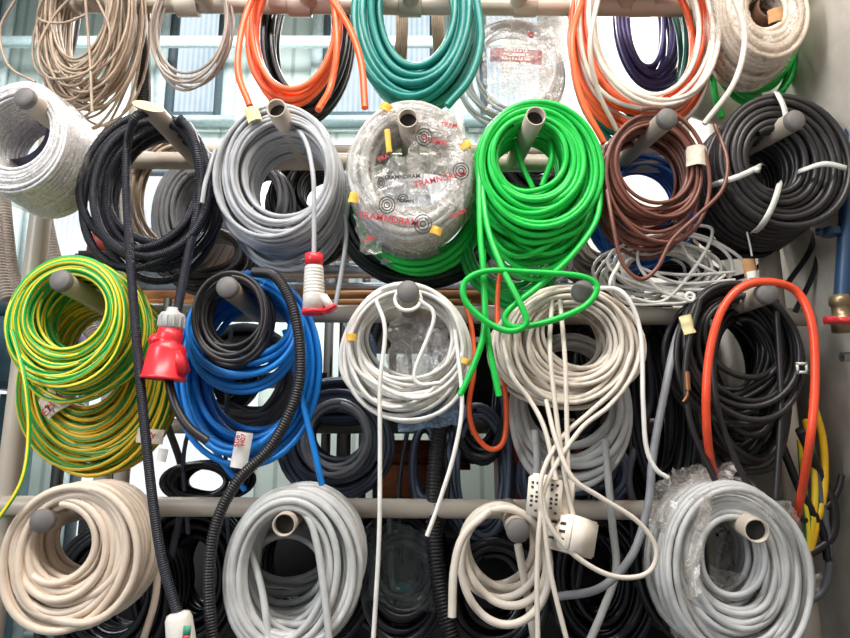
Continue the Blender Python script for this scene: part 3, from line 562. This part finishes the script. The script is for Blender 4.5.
tg = coil('white_cable_tangle', 'tangled thin white cables lying below the brown coil', (604, 228, 738, 300), (640, 250, 705, 275), 1.44, 1.56, 1.8, 'white', 'loose', 17, .3, 48, group=None, cat='cable tangle',
     tails=[[(620, 262, 1.4), (610, 285, 1.37), (625, 303), (660, 304), (692, 300), (725, 275)], [(645, 235, 1.45), (638, 262), (660, 290), (690, 302)], [(690, 225), (712, 230), (700, 260), (665, 300), (630, 298)], [(676, 232), (690, 258), (720, 275)], [(650, 272), (690, 275), (735, 272)], [(642, 268), (680, 283), (735, 280)]])
b = MB(); cc = P(690, 297, 1.36); b.tube([cc+Vector((math.cos(a)*.009, 0, math.sin(a)*.009)) for a in np.linspace(0, 2*PI, 20)], .004, 8); tag(b.build('plastic_grommet', 'white'), 'small white plastic ring at the end of the tangled cable', 'grommet')

# ================================================================ bottom row
coil('cable_coil', 'thick cream cable coil at the lower left corner', (0, 482, 134, 638), (21, 508, 90, 580), 1.30, 1.45, 4.0, 'cream2', jit=.06, seed=50, group=BR, keep=2, sides=12, tails=[[(158, 560, 1.45), (155, 600, 1.45), (140, 650, 1.45)]], extra=[((2, 484, 142, 636), (24, 508, 100, 590), 1.29, 1.33, 3, .05)])
coil('cable_coil', 'tall pale grey cable coil on the open ended lower peg', (215, 485, 364, 665), (248, 514, 320, 628), 1.33, 1.5, 3.5, 'lgrey', 'loose', 44, .06, 51, group=BR, sides=12, seg=52, extra=[((238, 520, 338, 606), (250, 530, 320, 570), 1.51, 1.55, 6, .08), ((236, 525, 335, 640), (250, 540, 318, 600), 1.44, 1.52, 9, .08)], tails=[[(262, 500, 1.42), (248, 535, 1.38), (262, 590, 1.36), (270, 650, 1.34)], [(285, 500, 1.38), (306, 515, 1.34), (317, 545, 1.33), (325, 600, 1.32), (330, 650, 1.31)]])
coil('cable_coil', 'loose warm grey cable coil with five sagging loops', (456, 505, 556, 636), (472, 514, 538, 582), 1.33, 1.45, 4, 'cream', 'loose', 6, .03, 52, group=BR, sides=12, seg=56, tails=[[(490, 510, 1.33), (464, 535, 1.31), (454, 570, 1.31), (452, 617, 1.31)], [(518, 545, 1.36), (528, 600, 1.4), (536, 650, 1.4)]])
D4 = coil('cable_coil', 'pale grey cable coil in torn clear film at lower right', (668, 482, 812, 668), (706, 520, 768, 600), 1.31, 1.46, 3.3, 'lgrey', jit=.13, seed=53, group=BR, parts=True, keep=2, sides=10, extra=[((664, 486, 806, 660), (702, 520, 775, 610), 1.31, 1.38, 10, .08)])
film_ring(D4, (664, 478, 815, 672), (705, 520, 772, 600), 1.34, 1.49, 'film', .01, 41)
sheet(D4, [(648, 480, 1.44), (735, 462, 1.40), (720, 535, 1.36), (652, 560, 1.42)], 1.4, 'film2', .016, 42, 34)
sheet(D4, [(648, 505, 1.40), (712, 492, 1.28), (700, 590, 1.28), (668, 610, 1.36)], 1.4, 'film2', .014, 43, 30)
sheet(D4, [(708, 565, 1.38), (750, 575, 1.38), (745, 600, 1.38), (704, 596, 1.38)], 1.38, 'film2', .008, 44)
sheet(D4, [(672, 468, 1.44), (702, 466, 1.44), (716, 488, 1.42), (664, 490, 1.42)], 1.42, 'film2', .016, 45)
sheet(D4, [(800, 570, 1.4), (822, 574, 1.42), (812, 600, 1.42), (796, 606, 1.4)], 1.4, 'film2', .008, 46)
sheet(D4, [(740, 502, 1.29), (790, 500, 1.31), (806, 535, 1.32), (770, 518, 1.3)], 1.3, 'film', .006, 47)
sheet(D4, [(718, 530, 1.44), (762, 525, 1.44), (760, 600, 1.44), (712, 600, 1.44)], 1.44, 'filmgrey', .006, 48)

# ================================================================ plugs and sockets
def cyl(b, a, c, r0, r1=None, n=20): b.lathe(a, c, [(0, .0001), (0, r0), (1, r1 or r0), (1, .0001)], n)
pr = empty('plug', P(171, 312, 1.3)-A2.location); pr.parent = A2
pr['label'] = 'red plug with grey gland'
a = P(174, 308, 1.3); c = P(163, 380, 1.3); d = c-a
b = MB(); b.lathe(a, c, [(0, .0001), (0, S(6, 1.3)), (.06, S(7, 1.3)), (.08, S(11, 1.3)), (.12, S(12.5, 1.3)), (.28, S(12.5, 1.3)), (.3, S(11, 1.3)), (.3, .0001)], 24)
for k in range(12):
    t = 2*PI*k/12; q = d.to_track_quat('Z', 'Y'); o_ = q @ Vector((math.cos(t), math.sin(t), 0))*S(12.5, 1.3)
    b.tube([a+d*.13+o_, a+d*.27+o_], S(.9, 1.3), 6)
b.build('gland', 'gland', pr)
b = MB(); b.lathe(a, c, [(.28, .0001), (.28, S(11.5, 1.3)), (.45, S(13, 1.3)), (.48, S(12, 1.3)), (.54, S(17, 1.3)), (.6, S(18, 1.3)), (.95, S(20.5, 1.3)), (.96, S(22, 1.3)), (1, S(22, 1.3)), (1, S(18, 1.3)), (.8, S(17, 1.3)), (.8, .0001)], 32)
b.build('housing', 'plugred', pr)
b = MB(); e = P(181, 366, 1.29); b.box(P(181, 362, 1.295), (S(9, 1.3), S(20, 1.3), S(24, 1.3)), Matrix.Rotation(-.35, 3, 'Y'), .004); b.build('hinged_flap', 'plugred', pr)
b = MB(); b.box(P(155, 340, 1.285), (S(10, 1.3), S(10, 1.3), S(10, 1.3)), Matrix.Rotation(.7, 3, 'Y'), .003); b.build('latch', 'plugred', pr)
pw = empty('plug', P(314, 256, 1.3)-A3.location); pw.parent = A3; pw['label'] = 'white plug with red collar and rim'
a = P(314, 254, 1.3); c = P(314, 314, 1.3)
b = MB(); b.lathe(a, c, [(0, .0001), (0, S(8, 1.3)), (.01, S(9.3, 1.3)), (.2, S(9.3, 1.3)), (.2, .001)], 24); b.build('collar', 'plugred', pw)
prof = [(.2, .001), (.2, S(8.7, 1.3))]
for k in range(9): prof += [(.23+k*.055, S(9+k*.12, 1.3)), (.245+k*.055, S(9.8+k*.15, 1.3)), (.27+k*.055, S(9.8+k*.15, 1.3))]
prof += [(.74, S(11, 1.3)), (.95, S(11.5, 1.3)), (.95, .001)]
b = MB(); b.lathe(a, c, prof, 28); b.build('housing', 'plugwhite', pw)
b = MB(); b.lathe(a, c, [(.94, .001), (.94, S(12.3, 1.3)), (1, S(12.3, 1.3)), (1, S(10, 1.3)), (.97, S(9, 1.3)), (.97, .001)], 28); b.build('rim', 'plugred', pw)
b = MB(); b.box(P(328, 303, 1.295), (S(8, 1.3), S(14, 1.3), S(18, 1.3)), Matrix.Rotation(-.6, 3, 'Y'), .003); b.build('hinged_flap', 'plugwhite', pw)
b = MB(); b.box(P(331, 309, 1.29), (S(13, 1.3), S(14, 1.3), S(4, 1.3)), Matrix.Rotation(-.5, 3, 'Y'), .002); b.build('flap_edge', 'plugred', pw)
p3 = empty('plug', P(180, 620, 1.27)-A2.location); p3.parent = A2; p3['label'] = 'pale grey plug with green and red mark'
a = P(178, 612, 1.27); c = P(184, 665, 1.27)
b = MB(); b.lathe(a, c, [(0, .001), (0, S(6, 1.27)), (.03, S(10, 1.27)), (.12, S(12, 1.27)), (.6, S(13, 1.27)), (1, S(15, 1.27)), (1, .001)], 24); b.build('housing', 'plugwhite', p3)
flat(p3, 187, 631, 7, 9, 1.27-S(13.2, 1.27), 'pale', 'green_mark'); flat(p3, 186, 638, 7, 4, 1.27-S(13.4, 1.27), 'plugred', 'red_mark')
# sockets
s1 = empty('socket_box', P(550, 497, 1.3), 'cream junction box with perforated face hanging above the other', 'socket box', 'cream socket boxes hanging from cords')
b = MB(); R = Matrix.Rotation(.12, 3, 'Y') @ Matrix.Rotation(-.35, 3, 'Z'); b.box(P(552, 497, 1.31), (S(40, 1.3), .05, S(40, 1.3)), R, .004); b.build('body', 'socket', s1)
b = MB(); fo = P(547, 497, 1.31)+R @ Vector((0, -.031, 0))
b.box(fo, (S(32, 1.3), .008, S(36, 1.3)), R, .002); b.build('face_plate', 'socket', s1)
b = MB()
for i in range(6):
    for j in range(7):
        if (i*5+j*3) % 4 != 0 and (i in (0, 1, 4, 5) or j in (0, 6)): b.box(fo+R @ Vector(((i-2.5)*S(4.6, 1.3), -.0045, (j-3)*S(4.2, 1.3))), (S(2.4, 1.3), .002, S(2, 1.3)), R)
b.build('opening', 'hole', s1)
s2 = empty('socket_box', P(572, 535, 1.28), 'cream cube shaped socket box, lower of the two hanging boxes', 'socket box', 'cream socket boxes hanging from cords')
R = Matrix.Rotation(-.15, 3, 'X') @ Matrix.Rotation(.25, 3, 'Y') @ Matrix.Rotation(.6, 3, 'Z')
b = MB(); cb = P(572, 535, 1.29); b.box(cb, (S(32, 1.3), S(34, 1.3), S(33, 1.3)), R, .004); b.build('body', 'socket', s2)
b = MB(); b.box(cb+R @ Vector((-S(17, 1.3), 0, 0)), (S(4, 1.3), S(30, 1.3), S(29, 1.3)), R, .002); b.build('face_plate', 'socket', s2)
b = MB()
for i in (-1, 1):
    for j in (-1, 0, 1): b.box(cb+R @ Vector((-S(19.2, 1.3), i*S(6, 1.3), j*S(7, 1.3))), (S(.8, 1.3), S(7, 1.3), S(2.4, 1.3)), R)
b.build('opening', 'hole', s2)

# ================================================================ far side of the rack
def bc(label, o, i, Y0, Y1, r, m, mode='loose', n=16, jit=.07, seed=0, **k): return coil('cable_coil', label, o, i, Y0, Y1, r, m, mode, n, jit, seed, group=BK, seg=36, sides=6, **k)
bc('warm brown thin cable loops behind the black conduit coil', (122, 128, 218, 258), (140, 145, 200, 235), 1.56, 1.62, 2, 'beige', n=12, seed=60, jit=.04)
bc('grey cable coil behind the right half of the black conduit', (148, 158, 222, 268), (172, 172, 212, 238), 1.85, 2.05, 3, 'grey2', 'pack', seed=61, jit=.03)
bc('black cable coil seen through the neat grey coil', (262, 155, 350, 240), (300, 165, 340, 205), 1.85, 2.0, 3.6, 'black2', 'pack', seed=62)
bc('dark grey cable loops seen inside the neat grey coil', (235, 160, 290, 240), (245, 170, 275, 225), 1.75, 1.85, 2.6, 'dgrey', seed=63)
bc('pale grey cable coil low behind the bright green coil', (482, 222, 572, 288), (505, 225, 555, 262), 1.75, 1.9, 2, 'lgrey', seed=64, n=18)
bc('mixed brown grey cable coil left of the dark blue one', (568, 205, 665, 282), (590, 215, 645, 250), 1.78, 1.92, 2, 'hose', seed=65, n=20)
bc('dark grey cable coil behind the mixed brown one', (555, 190, 660, 290), (585, 210, 640, 262), 1.95, 2.05, 3, 'dgrey', seed=66)
bc('black cable coil inside the bright green coil', (500, 110, 580, 200), (520, 120, 560, 160), 1.9, 2.0, 4, 'black2', 'pack', seed=67)
bc('black cable coil low behind the orange cables', (240, 210, 345, 260), (255, 215, 330, 238), 1.85, 1.95, 3, 'black', seed=68)
bc('dark grey cable coil seen through the blue coil', (178, 320, 302, 440), (205, 340, 275, 400), 1.72, 1.9, 3.4, 'dgrey', seed=69, n=22)
bc('black cable coil below the small black one', (150, 330, 260, 425), (175, 345, 235, 395), 1.92, 2.02, 3.4, 'black', seed=70, n=16)
bc('blue grey cable coil between blue and white coils', (278, 388, 392, 502), (308, 412, 362, 458), 1.66, 1.8, 2.8, 'bgrey', 'pack', seed=71, jit=.08)
bc('grey cable ring in front of the blue grey coil', (300, 398, 372, 480), (310, 408, 360, 462), 1.62, 1.66, 2.8, 'grey2', n=4, seed=72, jit=.03)
bc('blue grey cable bundle above the wooden crate', (285, 375, 400, 425), (300, 385, 385, 410), 1.7, 1.85, 3, 'bgrey', n=14, seed=73)
bc('black glossy cable coil lying over the lower crossbar', (150, 460, 246, 506), (178, 470, 220, 492), 1.62, 1.75, 3.2, 'black2', n=18, seed=74, jit=.05)
bc('black cable coil behind the cream coil corner', (40, 520, 170, 680), (70, 545, 140, 640), 1.62, 1.8, 4, 'black2', 'pack', seed=75, jit=.06)
bc('black cable coil below the glossy black one', (130, 505, 245, 660), (165, 540, 215, 620), 1.7, 1.9, 4, 'black2', 'pack', seed=76, jit=.06)
bc('dark cable coil behind the tall pale grey coil', (225, 500, 372, 660), (260, 525, 335, 610), 1.75, 1.95, 4, 'black', 'pack', seed=77, jit=.06)
W = coil('cable_coil', 'black cable coil wrapped in clear film behind the thin cord', (362, 532, 448, 650), (378, 550, 425, 598), 1.6, 1.72, 4, 'black', jit=.06, seed=78, group=BK, parts=True, seg=36)
sheet(W, [(362, 528), (440, 530), (446, 612), (368, 605)], 1.585, 'filmdark', .014, 51, 30)
flat(W, 405, 590, 22, 12, 1.66, 'tealbin', 'printed_label', 12); 
bc('black cable coil filling the space beside the wrapped one', (340, 500, 450, 640), (375, 530, 420, 600), 1.78, 1.95, 4, 'black2', 'pack', seed=79, jit=.06)
bc('dark grey cable coil hanging between wrapped and cream coils', (440, 400, 520, 555), (462, 420, 500, 520), 1.66, 1.82, 3, 'bgrey', n=20, seed=80, jit=.06)
bc('blue grey cable bundle hanging beside the wooden crate', (410, 425, 440, 508), (416, 430, 434, 495), 1.68, 1.76, 2.8, 'bgrey', n=12, seed=81, jit=.1)
bc('black cable coil seen through the loose warm grey loops', (440, 535, 550, 660), (470, 560, 520, 625), 1.66, 1.85, 4, 'black2', 'pack', seed=82, jit=.06)
bc('black cable coil under the cream socket boxes', (545, 500, 660, 660), (580, 540, 625, 620), 1.7, 1.9, 4, 'black2', 'pack', seed=83, jit=.06)
bc('dark brown cable strands inside the large cream coil', (535, 300, 615, 450), (550, 315, 600, 420), 1.62, 1.8, 3, 'soft', n=26, seed=84, jit=.06)
bc('black cable coil behind the straight grey cable', (630, 290, 705, 520), (650, 320, 685, 470), 1.6, 1.8, 3.2, 'black', n=30, seed=85, jit=.07)
bc('black cable coil behind the long red loop', (700, 290, 800, 440), (725, 310, 780, 400), 1.6, 1.8, 3.4, 'black2', n=26, seed=86, jit=.07)
bc('blue grey cable coil low below the light grey one', (520, 430, 640, 520), (545, 440, 615, 490), 1.64, 1.8, 3, 'bgrey', n=18, seed=87, jit=.08)
bc('black cable bundle between white and cream coils', (440, 300, 512, 470), (460, 320, 500, 440), 1.64, 1.8, 3.4, 'black', n=22, seed=88, jit=.07)
bc('black cable coil behind the film bag coil', (350, 285, 460, 430), (375, 310, 440, 395), 1.8, 1.95, 3.6, 'dgrey', n=18, seed=89, jit=.07)
bc('black cable coil beneath the film wrapped lower right coil', (640, 470, 790, 660), (680, 520, 750, 610), 1.62, 1.8, 4, 'black2', 'pack', seed=90, jit=.06)
bc('dark cable loops hanging by the thin white tangle', (600, 250, 740, 330), (640, 265, 705, 310), 1.82, 1.98, 3.4, 'black', n=18, seed=91, jit=.08)
bc('grey brown cable bundle left of the perforated tray', (150, 225, 250, 290), (170, 232, 232, 265), 1.66, 1.78, 3, 'soft', n=18, seed=92, jit=.08)
strand('corrugated_hose', 'black corrugated tube hanging between the white and cream coils', [(462, 350, 1.6), (446, 395, 1.58), (437, 450), (434, 520), (440, 590), (455, 650)], 1.56, 7.5, 'bhose', 'loose conduits', 'hose', corr=.008, sides=12)
strand('corrugated_hose', 'beige corrugated hose at the far left edge', [(2, 190), (6, 235), (12, 275), (30, 310)], 1.8, 7, 'hose', 'beige hoses', 'hose', corr=.009, sides=14)
strand('corrugated_hose', 'beige corrugated hose second from the left edge', [(-6, 215), (-2, 260), (8, 300)], 1.72, 7, 'hose', 'beige hoses', 'hose', corr=.009, sides=14)
strand('corrugated_hose', 'beige corrugated hose passing right of the left post', [(42, 200), (48, 235), (58, 270), (80, 315), (102, 345)], 1.85, 7, 'hose', 'beige hoses', 'hose', corr=.009, sides=14)
strand('corrugated_hose', 'beige corrugated hose seen inside the black conduit coil', [(134, 150), (135, 200), (136, 235)], 1.85, 5.5, 'hose', 'beige hoses', 'hose', corr=.009, sides=14)
rr_ = random.Random(5)
for k in range(16):
    x = rr_.choice((185, 225, 395, 440, 475, 500, 590, 640, 655, 690, 700))+rr_.uniform(-12, 12); Yk = rr_.uniform(1.63, 1.7); y0 = rr_.choice((300, 330, 500))
    strand('hanging_cable', 'dark cable hanging loosely behind the lower coils', [(x, y0, Yk), (x+rr_.uniform(-14, 14), y0+70, Yk), (x+rr_.uniform(-18, 18), y0+150, Yk), (x+rr_.uniform(-12, 12), y0+215+rr_.uniform(0, 60), Yk)], Yk, rr_.choice((2.2, 3, 3.6)), rr_.choice(('black', 'dgrey', 'bgrey')), 'dark cables hanging behind the lower coils')
# strands beside the right wall
for k, (lb, pts, r, m) in enumerate((('yellow cable hanging beside the right wall', [(812, 400), (823, 440), (824, 490), (815, 530), (806, 570)], 3.5, 'yellow'), ('yellow and green cable beside the right wall', [(806, 420), (815, 480), (812, 530), (804, 575)], 3.5, 'yg2'),
      ('second yellow cable nearest the red loop', [(800, 440), (804, 490), (808, 540), (800, 580)], 3, 'yg'), ('thick black cable curving beside the right wall', [(800, 430, 1.44), (818, 470), (833, 505), (832, 535), (812, 552), (790, 560)], 4.3, 'soft'),
      ('black cable with cut red end beside the right wall', [(788, 505, 1.46), (806, 520), (828, 505), (838, 490), (842, 475)], 3, 'soft'), ('black cable hanging lowest beside the right wall', [(815, 470), (828, 540), (826, 585), (805, 605)], 3.4, 'dgrey'),
      ('black cable crossing behind the yellow cables', [(780, 440), (800, 490), (822, 530), (828, 560)], 4, 'black2'))):
    strand('hanging_cable', lb, pts, 1.5, r, m, 'cables hanging beside the right wall')

# ================================================================ tray, boards, boxes
t0 = P(128, 252, 2.12); t1 = P(480, 290, 2.12)
tr = MB(); x0, x1 = P(120, 270, 2.12).x, P(640, 270, 2.12).x; zt, zb = P(300, 254, 2.12).z, P(300, 290, 2.12).z; hh = zt-zb
rowsz = [zb+hh*f for f in (0, .2, .32, .68, .8, 1)]
for a_, c_, holes in ((0, 1, 0), (1, 2, 1), (2, 3, 0), (3, 4, 1), (4, 5, 0)):
    za, zc = rowsz[a_], rowsz[c_]
    if not holes: tr.box(((x0+x1)/2, 2.12, (za+zc)/2), (x1-x0, .003, zc-za))
    else:
        x = x0
        while x < x1: tr.box((x+.02, 2.12, (za+zc)/2), (.028, .003, zc-za)); x += .075
tr.box(((x0+x1)/2, 2.16, zb), (x1-x0, .08, .003)); tr.box(((x0+x1)/2, 2.16, zb-.04), (.04, .03, .08)); tr.box(((x0+x1)/2, 2.115, zt), (x1-x0, .012, .006))
tag(tr.build('perforated_tray', 'steel', smooth=False), 'galvanised steel tray with slotted holes behind the middle pegs', 'tray')
for k, (y, xa, xb) in enumerate(((298, 140, 500), (306, 130, 470), (314, 150, 520))):
    a_ = P(xa, y, 2.0); c_ = P(xb, y, 2.0); b = MB(); b.box(((a_.x+c_.x)/2, 2.0+k*.004, a_.z), (c_.x-a_.x, .12, .022), bev=.002)
    tag(b.build('wooden_board', 'plank'), ('top', 'middle', 'bottom')[k]+' one of the stacked pale orange wooden boards under the tray', 'board', 'stacked wooden boards')
def crate(name, label, x0, y0, x1, y1, Y, D, m, cat='crate', open_=True):
    a_ = P(x0, y1, Y); c_ = P(x1, y0, Y); w = c_.x-a_.x; h = c_.z-a_.z; cx = (a_.x+c_.x)/2; cz = (a_.z+c_.z)/2; t = .012; b = MB()
    root = empty(name, (cx, Y, a_.z), label, cat)
    b.box((cx, Y, cz), (w, t, h)); b.build('front_panel', m, root, smooth=False)
    b = MB(); b.box((cx, Y+D, cz), (w, t, h)); b.build('back_panel', m, root, smooth=False)
    for s_ in (-1, 1): b = MB(); b.box((cx+s_*(w/2-t/2), Y+D/2, cz), (t, D-t, h)); b.build('side_panel', m, root, smooth=False)
    b = MB(); b.box((cx, Y+D/2, a_.z+t/2), (w-2*t, D-t, t)); b.build('bottom_panel', m, root, smooth=False); return root
crate('wooden_crate', 'orange brown wooden crate behind the blue grey bundle', 372, 465, 440, 525, 2.2, .3, 'boxwood')
crate('wooden_crate', 'reddish wooden crate below the crossbar beside the corrugated tube', 380, 440, 470, 470, 2.55, .3, 'boxwood')
crate('red_bin', 'dark red bin behind the light grey coil', 505, 425, 640, 520, 2.15, .3, 'redbin', 'bin')
crate('dark_fill_box', 'added dark box filling the shade low behind the black coils at the left', 60, 515, 330, 720, 2.15, .4, 'dark')  # dark boxes from here on are added to deepen the shade behind the coils
crate('dark_fill_box', 'added dark box filling the shade low behind the coils at the right', 335, 518, 700, 720, 2.15, .4, 'dark')
crate('dark_fill_box', 'added tall dark box filling the shade behind the long red loop', 640, 320, 700, 515, 2.2, .3, 'dark')
crate('dark_fill_box', 'added dark box filling the shade behind the boards in the middle', 440, 320, 636, 420, 2.3, .3, 'dark')
crate('cardboard_box', 'brown cardboard box seen through the conduit coil', 195, 205, 222, 232, 2.4, .2, 'card', 'box')
crate('teal_bin', 'teal plastic bin below the cardboard box', 140, 228, 222, 246, 2.4, .3, 'tealbin', 'bin')
crate('blue_box', 'pale blue box low behind the red loop', 775, 430, 790, 505, 1.9, .1, 'blueplastic', 'box')
b = MB(); b.lathe(P(98, 242, 2.4)+Vector((0, 0, .06)), P(98, 242, 2.4)-Vector((0, 0, .05)), [(0, .001), (0, .012), (.2, .014), (.3, .035), (1, .038), (1, .001)], 20)
tag(b.build('bottle', 'redbin'), 'small red bottle seen through the black conduit coil', 'bottle')
b = MB(); b.lathe(P(535, 545, 1.9)+Vector((0, 0, .12)), P(535, 545, 1.9)-Vector((0, 0, .1)), [(0, .001), (0, .03), (.1, .055), (1, .055), (1, .001)], 20)
tag(b.build('canister', 'olive'), 'olive yellow canister behind the lower capped peg', 'canister')
b = MB(); c_ = P(25, 355, 3.2); b.box(c_, (.3, .3, .35), bev=.03); b.box(c_+Vector((-.05, 0, .22)), (.18, .22, .12), bev=.02); b.box(Vector((c_.x, c_.y, c_.z/2-.1)), (.12, .12, c_.z-.2)); b.box(Vector((c_.x, c_.y, .03)), (.5, .5, .06)); tag(b.build('machine', mat('dark_teal_machine', '24404a', .4)), 'dark teal machine standing far behind the left post', 'machine')
b = MB(); b.lathe(P(90, 350, 2.5)+Vector((0, 0, .06)), P(90, 350, 2.5)-Vector((0, 0, .1)), [(0, .001), (0, .1), (.3, .12), (1, .12), (1, .001)], 28); tag(b.build('tub', mat('lilac_tub', '9a8fb4', .5)), 'lilac round tub seen through the striped wire coil', 'tub')

M['shelfm'] = mat('dark_shelf_board', '2c2a2b', .6)
def shelving(label, x0, x1, Y, D, levels):
    root = empty('shelving_unit', (P((x0+x1)/2, 400, Y).x, Y, 0), label, 'shelving'); xa, xb = P(x0, 440, Y).x, P(x1, 440, Y).x; top = 0
    for y in levels:
        z = P(425, y, Y).z-.012; top = max(top, z); b = MB(); b.box(((xa+xb)/2, Y+D/2, z), (xb-xa, D, .02)); b.build('shelf', 'shelfm', root, smooth=False)
    for x in (xa, xb):
        for yy in (Y+.02, Y+D-.02): b = MB(); b.box((x, yy, top/2), (.03, .03, top)); b.build('upright', 'shelfm', root, smooth=False)
shelving('dark shelving unit holding crates behind the rack', 345, 715, 2.12, .62, (322, 421, 530, 722))
shelving('dark shelving unit behind the rack at the left', 58, 325, 2.32, .45, (250, 372, 722))
# ================================================================ pipe on the right wall
pp = empty('water_pipe', P(848, 320, 1.36), 'dark blue pipe with brass fitting and red valve handle on the right wall', 'pipe')
X = P(842, 320, 1.38).x; z1 = P(846, 300, 1.38).z
b = MB(); p0 = P(842, 300, 1.38); p1 = P(850, 170, 1.375); b.tube([p0, p1, p0+(p1-p0)*6], .017, 18); b.build('pipe', 'bluepipe', pp)
zc = P(846, 232, 1.38).z; b = MB(); b.tube([(X, 1.38, zc-.008), (X, 1.38, zc+.008)], .02, 18); b.box((X+.02, 1.38, zc), (.05, .012, .014)); b.box((X-.024, 1.38, zc), (.02, .01, .016), bev=.002); b.build('pipe_clamp', 'bluepipe', pp)
b = MB(); zf = P(846, 332, 1.38).z; b.lathe((X, 1.38, z1+.01), (X, 1.38, zf), [(0, .001), (0, .02), (.25, .022), (.3, .018), (.55, .018), (.6, .024), (1, .022), (1, .001)], 12); b.build('brass_fitting', 'brass', pp)
zh = P(846, 321, 1.36).z; b = MB(); b.box((X-.01, 1.352, zh), (.06, .006, .014), bev=.002); b.tube([(X-.04, 1.352, zh), (X-.04, 1.352, zh+.004)], .01, 12); b.tube([(X-.055, 1.352, zh), (X-.03, 1.352, zh)], .009, 12); b.build('valve_handle', 'valve', pp)
b = MB(); q = P(846, 357, 1.42); b.tube([(WX, q.y, q.z), (q.x-.01, q.y, q.z)], .011, 14); tag(b.build('wall_bolt', 'chrome'), 'dull metal stub sticking out of the right wall below the valve', 'bolt')

# ================================================================ light
w = bpy.data.worlds.new('world'); bpy.context.scene.world = w; w.use_nodes = True
w.node_tree.nodes['Background'].inputs[0].default_value = H('dfe8f2'); w.node_tree.nodes['Background'].inputs[1].default_value = .4
def area(name, loc, tgt, sx, sy, e, col):
    l = bpy.data.lights.new(name, 'AREA'); l.shape = 'RECTANGLE'; l.size = sx; l.size_y = sy; l.energy = e; l.color = col
    o = bpy.data.objects.new(name, l); C.objects.link(o); o.location = loc; o.rotation_euler = (Vector(tgt)-Vector(loc)).to_track_quat('-Z', 'Y').to_euler()
area('ceiling_or_fill_light', (-.2, .1, 3.9), (0, 1.3, 1.7), 2.2, .35, 88, (1, .97, .93))
area('ceiling_or_fill_light', (-2.2, -.7, 2.7), (.4, 1.5, 1.3), .4, 1.4, 52, (.9, .95, 1))  # unseen fill from the left, set low to brighten the right wall
area('ceiling_or_fill_light', (-1.2, 3.4, 4.6), (-1.2, 4.2, 1.5), 4, 1.2, 260, (.95, .98, 1))  # unseen fill added to whiten the back wall
area('ceiling_or_fill_light', (-.3, 3.0, 3.9), (.95, 1.8, 1.1), 1.2, .4, 55, (1, .97, .92))  # unseen fill added behind the rack for the lower right wall
vs = bpy.context.scene.view_settings; vs.view_transform = 'Standard'; vs.look = 'None'; vs.gamma = 1; vs.exposure = .13; vs.use_curve_mapping = False
